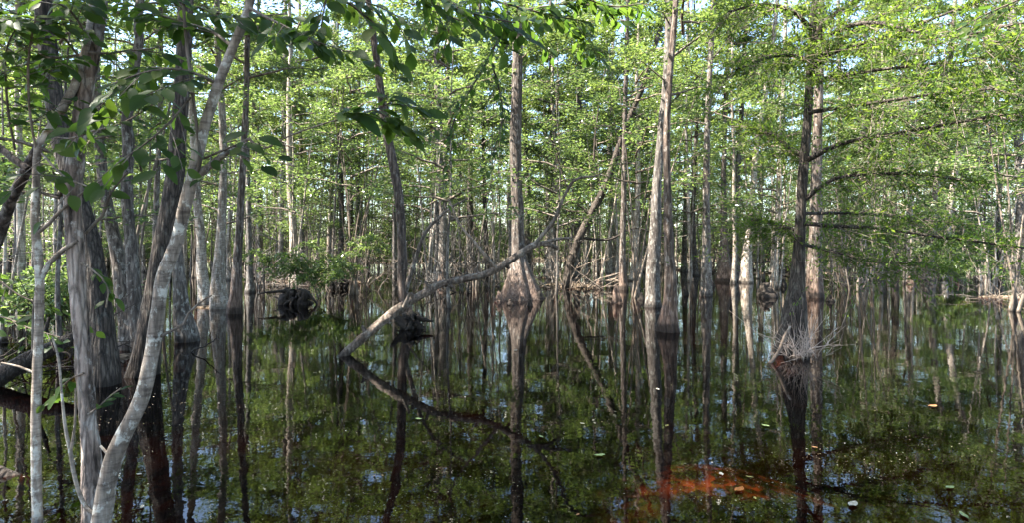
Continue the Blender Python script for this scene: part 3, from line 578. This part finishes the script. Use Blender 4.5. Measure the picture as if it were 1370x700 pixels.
for px_, py_, ex, ey in ((490, 447, 484, 436), (515, 428, 522, 434), (575, 389, 570, 378), (600, 379, 606, 386), (640, 369, 636, 360), (675, 353, 682, 360), (555, 400, 549, 392)):
    branch(log, [(px_, py_, 8), ((px_ + ex) / 2, (py_ + ey) / 2, 6), (ex, ey, 3)], 8.2 + 1.2 * (px_ - 438) / 308, M_LOG, name='stub', step=.015)
branch(log, [(540, 412, 5), (545, 400, 4), (548, 392, 3)], 8.5, M_TWIG)

def tangle(name, label, cat, px, py, n, L, r, mat, seed, spread=.3, up=.6, w=None, group=None, curl=.25):
    rs = np.random.RandomState(int(seed) % 99991); c = P(px, py, base_Y(py)); c[2] = 0; root = thing(name, label, cat, c, group)
    mb = MB()
    for k in range(n):
        s = rs.randn(3) * np.array((spread, spread * .5, 0.02)) * (1 if w is None else w)
        az = rs.rand() * 6.28; el = up + .5 * rs.randn(); l_ = L * (.4 + .9 * rs.rand())
        d = np.array((math.cos(az) * math.cos(el), math.sin(az) * math.cos(el) * .6, abs(math.sin(el)))); q = np.linspace(0, 1, 7)[:, None]
        pts = s + d * l_ * q + rs.randn(3) * l_ * curl * q ** 2 + np.cumsum(rs.randn(7, 3) * l_ * .02, 0); pts[:, 2] = np.abs(pts[:, 2]); pts[0, 2] -= .15
        mb.tube(pts, np.linspace(r * (.5 + rs.rand()), r * .3, 7), 5, 0, rough=.06, seed=k)
        for _ in range(2):
            i = rs.randint(2, 6); dd = d + rs.randn(3) * .7; tp = pts[i] + dd * l_ * .35 * np.linspace(0, 1, 4)[:, None]; mb.tube(tp, np.linspace(r * .5, r * .2, 4), 4, 0)
    link('twigs', mb.mesh('twigs', [mat]), root, kind='stuff')
    return root, c
tangle('twig_tangle', 'tangle of pale bare twigs in the water before the dark cypress', 'dead shrub', 1070, 482, 50, .44, .0065, M_LITTWIG, 11, .13, 1.1, curl=.45)
tangle('brush_pile', 'heap of dead sticks around the foot of the leaning tree', 'brush pile', 770, 386, 46, 1.5, .022, M_DEAD, 12, .9, .4)
tangle('brush_pile', 'heap of grey sticks between the leafy shrub and the dark inlet', 'brush pile', 372, 384, 40, 1.4, .016, M_DEAD, 13, .8, .55)
tangle('brush_pile', 'low stick litter on the mud flat left of the far right pair', 'brush pile', 1160, 376, 34, 1.8, .022, M_DEAD, 14, 1.9, .25)
tangle('brush_pile', 'dark fallen sticks behind the white leaning trunk', 'brush pile', 1010, 364, 30, 2.6, .04, M_ROOT, 15, 2.6, .25)
tangle('brush_pile', 'fallen sticks lying right of the crossing pair at the far edge', 'brush pile', 925, 362, 30, 2.4, .04, M_DEAD, 16, 2.4, .25)
tangle('brush_pile', 'pale branch litter at the right edge of the water', 'brush pile', 1345, 402, 18, 1.1, .012, M_DEAD, 17, .5, .2)
tangle('brush_pile', 'dark roots and sticks under the left edge leaves', 'brush pile', 45, 485, 26, .9, .016, M_ROOT, 18, .7, .3)
tangle('brush_pile', 'grey dead twigs right of the peeling trunk at the far edge', 'brush pile', 610, 374, 40, 2.2, .022, M_GREY, 19, 1.6, .8)
tangle('brush_pile', 'grey stick heap left of the peeling trunk at the far edge', 'brush pile', 470, 380, 36, 1.6, .02, M_DEAD, 20, 1.3, .5)
for k, (px_, py_, n_, lab_) in enumerate(((603, 392, 24, 'many stemmed bare shrub just right of the peeling trunk'), (655, 384, 20, 'bare many stemmed shrub left of the central buttress'), (738, 382, 18, 'bare thin stemmed shrub between the central buttress and the leaning tree'), (478, 390, 18, 'bare thin stemmed shrub left of the peeling trunk'), (350, 388, 16, 'bare twiggy shrub right of the dark inlet trunks'), (1135, 384, 16, 'bare twiggy shrub right of the dark feathery cypress'))):
    tangle('bare_shrub', lab_, 'shrub', px_, py_, n_, 3.0, .02, (M_GREY, M_TWIG)[k % 2], 60 + k, .45, 1.25, curl=.22)
pst, _ = branch(thing('slanting_stick', 'pale thick stick propped against the twig tangle', 'stick', P(1030, 486, 7.8)), [(1024, 492, 5), (1036, 480, 5), (1044, 466, 4.5), (1049, 452, 4), (1058, 436, 3)], 7.8, M_DEAD, 8, name='stick')

def knee(label, px, py, w, h, mat=M_CYP, name='cypress_knee', seed=0, jag=.25):
    Y = base_Y(py); c = P(px, py, Y); c[2] = 0; s = Y / F; root = thing(name, label, 'cypress knee' if 'knee' in name else 'stump', c)
    z = np.array((-.5, -.1, 0, .15, .4, .65, .85, .97, 1.0)) * h * s; z[0] = -.4
    r = np.array((1.25, 1.1, 1.0, .9, .68, .5, .36, .22, .02)) * w * s / 2; rs = np.random.RandomState(int(seed) % 99991)
    pts = np.stack([rs.randn(9).cumsum() * .03 * w * s, rs.randn(9) * .02 * w * s, z], 1)
    mb = MB(); mb.tube(catmull(np.column_stack([pts, r]), h * s / 14)[:, :3], catmull(np.column_stack([pts, r]), h * s / 14)[:, 3], 20, 0, rough=jag * .6, flute=(jag, 5, 1.0), seed=seed)
    link('body', mb.mesh('knee', [mat]), root); return root
knee('round dark cypress knee alone in open water left of the dark cypress', 1025, 398, 27, 20, M_ROOT, seed=1)
knee('small brown cypress knee beside the thin brown cypress', 826, 406, 14, 24, M_CYP, seed=2)
knee('short dark knee left of the trunk with the waterline ring', 917, 395, 9, 16, M_ROOT, seed=3)
knee('upright black stub just left of the trunk with the waterline ring', 928, 398, 7, 26, M_ROOT, seed=4, jag=.1)
knee('leaning split stump right of the peeling trunk', 592, 382, 17, 40, M_CYP, 'split_stump', 5)
knee('pinkish stub beside the far right pair', 1282, 375, 7, 26, M_CYP, seed=6)

for k, (px_, py_, w_, h_, lab_) in enumerate(((668, 404, 12, 14, 'knee at the left foot of the central buttress cypress'), (722, 402, 11, 12, 'knee at the right foot of the central buttress cypress'), (683, 409, 9, 8, 'low knee in front of the central buttress cypress'), (708, 410, 8, 9, 'small low knee front right of the central buttress cypress'), (800, 386, 10, 11, 'dark knee right of the heap of dead sticks'), (858, 402, 9, 10, 'dark knee just left of the crossing pair'), (953, 384, 8, 10, 'small knee left of the pink swollen foot'), (1048, 384, 10, 10, 'dark knee left of the dark feathery cypress'), (1218, 380, 10, 11, 'dark knee left of the far right pair'), (1112, 404, 10, 9, 'knee right of the broad pinkish buttress'))):
    knee(lab_, px_, py_, w_, h_, (M_CYP, M_ROOT)[k % 2], seed=70 + k)

def roots(label, px, py, w, h, seed, n=22):
    Y = base_Y(py); c = P(px, py, Y); c[2] = 0; s = Y / F; rs = np.random.RandomState(seed); root = thing('root_mass', label, 'roots', c); mb = MB()
    for k in range(5):          # a cluster of rotten spurs rather than one round stump
        o = np.array((rs.randn() * .22 * w * s, rs.randn() * .10 * w * s)); hk = h * s * (.45 + .6 * rs.rand()); ln = rs.randn(2) * .12
        z = np.array((-.4, 0, .3, .55, .8, .93, 1.0)); pts = np.column_stack([o[0] + ln[0] * np.maximum(z, 0), o[1] + ln[1] * np.maximum(z, 0), np.where(z < 0, z, z * hk), np.array((.17, .16, .13, .10, .075, .05, .01)) * w * s * (.6 + .5 * rs.rand())])
        pts[2:, :2] += rs.randn(5, 2) * .025 * w * s
        q4 = catmull(pts, .025); mb.tube(q4[:, :3], q4[:, 3], 22, 0, rough=.4, flute=(.3, 4, 3.0), seed=seed + k, ridge=.15)
    link('stump', mb.mesh('root_stump', [M_ROOT]), root)
    for k in range(n):
        az = k / n * 6.28 + rs.rand() * .6; L = w * s * (.2 + .5 * rs.rand() ** 2); q = np.linspace(0, 1, 10); hh = h * s * (.15 + .7 * rs.rand()); r0 = w * s * .14
        d = np.array((math.cos(az), .7 * math.sin(az))); side = rs.randn() * .5; fall = rs.choice([0, .3, 1.0, 1.2])
        rad = r0 + L * q; z = hh + .06 * rs.randn() * q - (hh + .08) * fall * np.clip(q - .25, 0, 1) ** 1.2 * 1.4
        pts = np.column_stack([d[0] * rad - d[1] * side * L * q ** 2, d[1] * rad + d[0] * side * L * q ** 2, z]) + np.cumsum(rs.randn(10, 3) * .014, 0)
        rr = np.linspace(.06, .010, 10) * (.4 + 1.0 * rs.rand()) * (w * s / .6) ** .5
        m2 = MB(); m2.tube(pts, rr, 7, 0, rough=.35, seed=k); link('root', m2.mesh('root', [M_ROOT]), root)
roots('black stump with clawing roots under the leafy shrub', 396, 408, 50, 22, 34)
roots('black root mass at the foot of the peeling trunk', 549, 440, 42, 24, 32)
flog = thing('fallen_log', 'dark half sunken log at the left edge behind the thin pale sapling', 'log', P(0, 505, 6.2))
branch(flog, [(-60, 530, 26), (0, 505, 24), (40, 482, 22), (80, 462, 18), (110, 448, 12)], 6.2, M_DARK, 16, dY=1.0, rough=.15, name='stem')
branch(flog, [(40, 482, 8), (58, 450, 6), (66, 425, 4)], 6.5, M_DARK, name='stub')
flog2 = thing('fallen_log', 'low dark log end in the bottom left corner', 'log', P(0, 640, 3.9))
branch(flog2, [(-80, 600, 22), (-20, 628, 20), (30, 646, 17), (60, 660, 10)], 3.9, M_DARK, 16, dY=.1, rough=.15, name='stem')
roots('small dark root clump at the right edge of the dark inlet', 455, 386, 26, 14, 33)

# shrub with compound leaves in the water, left of the peeling trunk
def shrub(label, px, py, zc, n, seed, scale=1.0, name='leafy_shrub'):
    Y = base_Y(py); c = P(px, py, Y); c[2] = 0; root = thing(name, label, 'shrub', c); rs = np.random.RandomState(int(seed) % 99991); mb = MB(); lb = MB()
    for k in range(9):
        az = rs.rand() * 6.28; L = zc * (.9 + .5 * rs.rand()); q = np.linspace(0, 1, 7)[:, None]; d = np.array((math.cos(az) * .75, math.sin(az) * .5, 1.0))
        pts = d * L * .8 * q + rs.randn(3) * .2 * q ** 2 * L; pts[0, 2] = -.4; mb.tube(pts, np.linspace(.014, .004, 7), 5, 0)
        for t in range(8):
            i = rs.randint(3, 7); s = pts[min(i, 6)]; a2 = rs.rand() * 6.28; l2 = (.35 + .4 * rs.rand()) * scale; tp = s + np.array((math.cos(a2), math.sin(a2), .25 * rs.randn() - .15)) * l2 * np.linspace(0, 1, 5)[:, None]; tp[:, 2] -= .2 * l2 * np.linspace(0, 1, 5) ** 2
            mb.tube(tp, np.linspace(.004, .002, 5), 3, 0); m = n // 72
            u = rs.rand(m) * 4; ui = np.minimum(u.astype(int), 3); uf = (u - ui)[:, None]; pos = tp[ui] * (1 - uf) + tp[ui + 1] * uf + rs.randn(m, 3) * .04
            lb.leaves(pos, np.array((math.cos(a2), math.sin(a2), -.3)) + rs.randn(m, 3) * .7, np.array((0, 0, 1.)) + rs.randn(m, 3) * .45, .125 * scale * (.7 + .6 * rs.rand(m)), .38, 0, .08)
    link('stems', mb.mesh('shrub_stems', [M_TWIG]), root); link('foliage', lb.mesh('shrub_leaves', [L_UND], smooth=False), root)
shrub('green leafy shrub standing in the water left of the peeling trunk', 432, 400, 1.75, 5200, 41)
shrub('pale leafed sunny shrub in front of the far right pair', 1290, 384, 1.8, 4300, 42)
shrub('leafy shrub at the far left behind the thin saplings', 20, 436, 1.5, 3000, 43)
shrub('small leafy shrub behind the dark furrowed trunk', 95, 450, 1.1, 2200, 44)
shrub('low green shrub at the right edge of the water', 1372, 392, 1.6, 2200, 45)

# ------------------------------------------------------------------ the stand behind: one tree of each kind, copied
def proto(name, label, cat, trunk, crown, group):
    r = thing(name, label, cat, (0, 0, 0), group); link('trunk', trunk, r); link('crown', crown, r); return r
def copy_tree(o):
    c = o.copy(); COL.objects.link(c)
    for ch in o.children:
        k = ch.copy(); COL.objects.link(k); k.parent = c
    return c
used = []
def scatter(kinds, n, y0, y1, mind, seed, smin, smax, xpad=1.02, power=1.0):
    rs = np.random.RandomState(int(seed) % 99991); placed = 0; tries = 0; first = set()
    while placed < n and tries < n * 60:
        tries += 1; Y = y0 + (y1 - y0) * rs.rand() ** power; X = (rs.rand() * 2 - 1) * .914 * Y * xpad
        if X / Y > .54 and Y > 24 and rs.rand() < .3: continue
        if any((X - a) ** 2 + (Y - b) ** 2 < mind ** 2 for a, b in used): continue
        used.append((X, Y)); k = rs.randint(len(kinds)); o = kinds[k] if k not in first else copy_tree(kinds[k]); first.add(k)
        o.location = (X, Y, max(0.0, float(ground_z(np.array(X), np.array(Y))))); o.rotation_euler[2] = rs.rand() * 6.28; s = smin + (smax - smin) * rs.rand(); o.scale = (s, s, s); placed += 1
pole_k = [proto('pole_tree', 'thin pale pole tree in the crowded stand beyond the open water', 'tree', TRK_POLE[k], POLE[k % 4], 'pale pole trees of the far stand') for k in range(6)]
und_k = [proto('understory_tree', 'slender leafy understory tree among the pale poles of the far stand', 'tree', TRK_UND[k], UND[k], 'leafy understory trees of the far stand') for k in range(6)]
can_k = [proto('canopy_tree', 'tall thick canopy tree rising through the far stand', 'tree', TRK_CAN[k], CAN[k], 'tall canopy trees of the far stand') for k in range(5)]
scatter(pole_k, 270, 24, 68, .55, 1, .7, 1.25, power=.8)
scatter(can_k, 36, 26, 66, 2.2, 2, .9, 1.35)
LM = [(-999, 'left edge of the picture'), (137, 'shaggy crooked trunk'), (245, 'kinked forked sapling'), (320, 'dark inlet trunks'), (430, 'green leafy water shrub'), (530, 'peeling trunk'), (690, 'central buttress cypress'), (800, 'leaning dark tree'), (885, 'crossing pair'), (945, 'trunk with the waterline ring'), (1005, 'white leaning trunk'), (1075, 'dark feathery cypress'), (1260, 'far right pair'), (1400, 'right edge')]
tall = sorted([o for o in SC.objects if o.name.split('.')[0] == 'canopy_tree'], key=lambda o: o.location.x / o.location.y); cnt = {}
for o in tall:
    px = 685 + F * o.location.x / o.location.y; g = max(k for k in range(len(LM) - 1) if LM[k][0] <= px) if px > -999 else 0; cnt.setdefault(g, []).append(o)
for g, v in cnt.items():
    for k, o in enumerate(v):
        o['label'] = '%s tall far tree to the right of the %s' % (('first', 'second', 'third', 'fourth', 'fifth', 'sixth', 'seventh', 'eighth', 'ninth')[min(k, 8)], LM[g][1])
scatter(und_k, 130, 25, 64, .9, 3, .8, 1.35, power=.8)
for k, (px, Y, sc, lab) in enumerate(((80, 8.5, .95, 'leafy understory tree behind the dark furrowed trunk at left'), (10, 9.5, 1.0, 'leafy understory tree at the left edge behind the saplings'), (190, 11, 1.0, 'leafy understory tree between the two dark furrowed trunks'), (300, 17, 1.1, 'leafy understory tree behind the dark inlet trunks'), (395, 22, 1.2, 'leafy understory tree above the leafy shrub'), (470, 19, 1.1, 'leafy understory tree left of the peeling trunk'), (600, 15, 1.15, 'leafy many stemmed tree right of the peeling trunk'), (575, 21, 1.2, 'leafy understory tree seen just right of the peeling trunk'), (645, 23, 1.2, 'leafy understory tree left of the central buttress'),
        (745, 19, 1.1, 'leafy understory tree right of the central buttress'), (800, 24, 1.2, 'leafy understory tree behind the leaning dark tree'), (850, 18, 1.1, 'leafy understory tree left of the crossing pair'), (925, 22, 1.2, 'leafy understory tree right of the crossing pair'), (1040, 22, 1.2, 'leafy understory tree left of the dark feathery cypress'), (1150, 21, 1.15, 'leafy understory tree behind the feathery boughs'), (1210, 24, 1.2, 'leafy understory tree left of the far right pair'), (1320, 20, 1.1, 'leafy understory tree right of the far right pair'), (1360, 14, 1.0, 'leafy understory tree at the right edge'))):
    o = copy_tree(und_k[k % 6]); o['label'] = lab; del o['group']; o.location = ((px - 685) / F * Y, Y, 0); o.rotation_euler[2] = k * 2.1; o.scale = (sc,) * 3
bush_k = []
for k in range(3):
    b_ = thing('bank_shrub', 'low leafy shrub among the trunks of the far stand', 'shrub', (0, 0, 0), 'low shrubs of the far stand'); link('foliage', BUSH[k], b_); bush_k.append(b_)
used.clear()
scatter(bush_k, 240, 36, 72, 1.0, 9, 1.0, 2.4, power=.7)

# trees added out of frame beside and behind the viewer to shade the foreground
for k, (x, y, sc) in enumerate(((-8, -4.5, 1.2), (-4.5, -4, 1.2), (1.5, -5, 1.1), (-9, -6, 1.3), (8.5, 0.5, 1.2), (-13, 7, 1.2), (13, 8, 1.2), (-2, -9, 1.2), (6, -7, 1.2), (-11, 1, 1.2), (-15, 13, 1.2), (-14, -2, 1.3), (4.5, -1.5, 1.0), (-1.5, -3.5, 1.1), (16, 14, 1.2), (11, -3, 1.2))):
    o = copy_tree(can_k[k % 5]); o['label'] = 'canopy tree added out of frame to shade the near water'; o['group'] = 'shade trees added around the viewpoint'; o.location = (x, y, 0); o.rotation_euler[2] = k * 1.3; o.scale = (sc,) * 3

for k, (px, Y, sc, lab) in enumerate(((395, 24, 1.1, 'tall tree behind the leafy water shrub'), (455, 30, 1.2, 'tall tree far behind and left of the peeling trunk'), (585, 27, 1.1, 'tall tree right of the peeling trunk, left of the central buttress'), (630, 34, 1.2, 'tall far tree close left of the central buttress'), (735, 30, 1.15, 'tall tree close right of the central buttress'), (848, 27, 1.05, 'tall tree behind the top of the leaning dark tree'), (930, 32, 1.2, 'tall tree between the crossing pair and the ringed trunk'), (1215, 33, 1.2, 'tall tree left of the far right pair'), (345, 31, 1.2, 'tall tree between dark inlet and leafy water shrub'))):
    o = copy_tree(can_k[(k * 2 + 1) % 5]); o['label'] = lab; del o['group']; o.location = ((px - 685) / F * Y, Y, 0); o.rotation_euler[2] = k * 1.7; o.scale = (sc * .8, sc * .8, sc * .92)

# thicket of thin stems along the far edge, past counting
rs = np.random.RandomState(78); mb = MB(); lb = []
for k in range(1500):
    Y = 34 + 40 * rs.rand() ** .8; X = (rs.rand() * 2 - 1) * Y * .97; h = 2 + 7 * rs.rand(); r_ = .012 + .03 * rs.rand() ** 2; z = np.array((-.4, .33 * h, .66 * h, h)); ln = rs.randn(2) * .12
    p_ = np.column_stack([X + ln[0] * z + .12 * rs.randn(4), Y + ln[1] * z + .12 * rs.randn(4), z]); mb.tube(p_, r_ * np.array((1.3, 1, .8, .3)), 4, 0)
    m = 18; c_ = p_[rs.randint(1, 4)] + rs.randn(3) * .3; lb.append(c_ + rs.randn(m, 3) * np.array((.45, .45, .3)))
pos = np.vstack(lb); m = len(pos)
mb.leaves(pos, rs.randn(m, 3), np.array((0, 0, 1.)) + rs.randn(m, 3) * .7, .15 * (.6 + .8 * rs.rand(m)), .45, 1)
link('thicket', mb.mesh('thicket', [M_GREY, L_UND], leafmat=1), kind='stuff', label='thicket of thin stems and leaves along the far edge of the water', category='thicket')

# far woods, one mass
rs = np.random.RandomState(77); mb = MB()
for k in range(260):
    Y = 68 + 60 * rs.rand(); X = (rs.rand() * 2 - 1) * Y * 1.0; h = 14 + 6 * rs.rand(); r = .08 + .12 * rs.rand()
    z = np.array((0, 3, 7, h)); mb.tube(np.column_stack([X + .3 * rs.randn(4) * z / h * 2, np.full(4, Y), z + .4]), r * np.array((1.2, 1, .8, .3)), 5, 0)
m = 170000; Y = 68 + 62 * rs.rand(m); X = (rs.rand(m) * 2 - 1) * Y * 1.0; Z = .3 + 23 * rs.rand(m) ** 1.25
cl = np.round(X / 2.2) * 2.2; X = X * .5 + cl * .5
mb.leaves(np.column_stack([X, Y, Z]), rs.randn(m, 3), np.array((0, 0, 1.)) + rs.randn(m, 3) * .6, .38 * (.6 + .8 * rs.rand(m)), .5, 1)
link('far_woods', mb.mesh('far_woods', [M_PALE, L_CAN], leafmat=1), kind='stuff', label='dense mass of woods beyond the far bank', category='woods')

# ------------------------------------------------------------------ things floating on the water
M_FL = [plain('floating_leaf_green', (.13, .17, .07), .5), plain('floating_leaf_yellow', (.28, .22, .06), .5), plain('floating_leaf_pale', (.27, .25, .20), .6), plain('floating_leaf_brown', (.14, .07, .03), .6), plain('floating_leaf_orange', (.34, .12, .025), .5)]
def flat_leaf(k):
    mb = MB(); t = np.linspace(0, 1, 7); w = .5 * np.sin(np.pi * np.clip(t, .02, .985)) ** .7 * .55; V = []; rs = np.random.RandomState(k)
    for i in range(7):
        for s in (-1, 0, 1): V.append((t[i] - .5, s * w[i], .03 * abs(s) + .03 * rs.rand() + .05 * (t[i] - .5) ** 2))
    mb.add(V, [(i * 3 + s, i * 3 + s + 1, i * 3 + s + 4, i * 3 + s + 3) for i in range(6) for s in range(2)]); return mb
for k, (px, py, w, c, lab) in enumerate(((1141, 677, 24, 2, 'large whitish leaf afloat at the bottom right'), (989, 657, 22, 4, 'glowing orange leaf just under the surface at the bottom'), (1271, 654, 17, 0, 'pale green leaf afloat near the bottom right corner'), (1003, 640, 12, 1, 'yellow leaf afloat above the orange leaf'), (1290, 692, 22, 0, 'green leaf at the bottom edge toward the right corner'),
        (802, 611, 18, 0, 'thin green leaf afloat below the leaning tree reflection'), (724, 586, 12, 0, 'small green leaf afloat by the central reflection'), (965, 636, 12, 2, 'brownish pale leaf afloat left of the yellow leaf'), (1024, 571, 12, 0, 'tiny green leaf afloat below the white trunk reflection'), (892, 571, 9, 1, 'yellow fleck of leaf by the crossing pair reflection'),
        (779, 568, 7, 2, 'white fleck of leaf right of the central reflection'), (880, 522, 8, 2, 'white fleck of leaf under the crossing pair'), (560, 562, 11, 0, 'green leaf afloat on the log reflection'), (1248, 545, 16, 3, 'brown curled leaf afloat in the right middle water'), (773, 690, 8, 3, 'brown leaf afloat at the bottom edge near the middle'), (186, 636, 9, 2, 'pale leaf afloat right of the kinked sapling'), (190, 680, 12, 2, 'larger pale leaf afloat below the small pale leaf at left'), (1010, 668, 9, 1, 'little yellow leaf right of the orange leaf'), (690, 470, 9, 2, 'pale speck of leaf under the central buttress'), (1090, 600, 9, 3, 'small brown leaf afloat below the twig tangle'))):
    Y = base_Y(py); c3 = P(px, py, Y); o = link('floating_leaf', flat_leaf(k).mesh('floating_leaf', [M_FL[c]]), None, (c3[0], c3[1], .004), label=lab, category='leaf')
    o.rotation_euler[2] = rng.rand() * 6.28; s = .85 * w * Y / F; o.scale = (s, s * (.7 + .5 * rng.rand()), s * 2)
DEB, nt_, N_d, l_d, out_d = new_mat('floating_litter')
gd = N_d('ShaderNodeNewGeometry'); rd = ramp(N_d, [(0, (.03, .02, .012)), (.45, (.10, .065, .035)), (.7, (.16, .15, .07)), (.88, (.25, .22, .17)), (1, (.42, .39, .34))]); l_d(gd.outputs['Random Per Island'], rd.inputs[0])
bd_ = N_d('ShaderNodeBsdfPrincipled', i_Roughness=.7); l_d(rd.outputs[0], bd_.inputs['Base Color']); l_d(bd_.outputs[0], out_d.inputs[0])
rs = np.random.RandomState(5); mb = MB(); m = 15000
px = rs.rand(m) * 1500 - 60; py = 358 + 340 * rs.rand(m) ** .75
keep = (np.sin(px * .013 + 1.2 * np.sin(py * .02)) + np.sin(py * .045 + px * .004) + rs.randn(m) * .6) > .55; px, py = px[keep], py[keep]; m = len(px)
Y = F * CAMH / (py - HZ); X = (px - 685) / F * Y
mb.leaves(np.column_stack([X, Y, np.full(m, .005)]), np.column_stack([rs.randn(m), rs.randn(m), rs.randn(m) * .02]), np.array((0, 0, 1.)) + rs.randn(m, 3) * .05, (.005 + .014 * rs.rand(m) ** 4) * (.6 + Y * .09), .5, 0, .01)
link('floating_debris', mb.mesh('floating_debris', [DEB]), kind='stuff', label='scattered pale specks and petals afloat on the water')
bpy.context.view_layer.update()
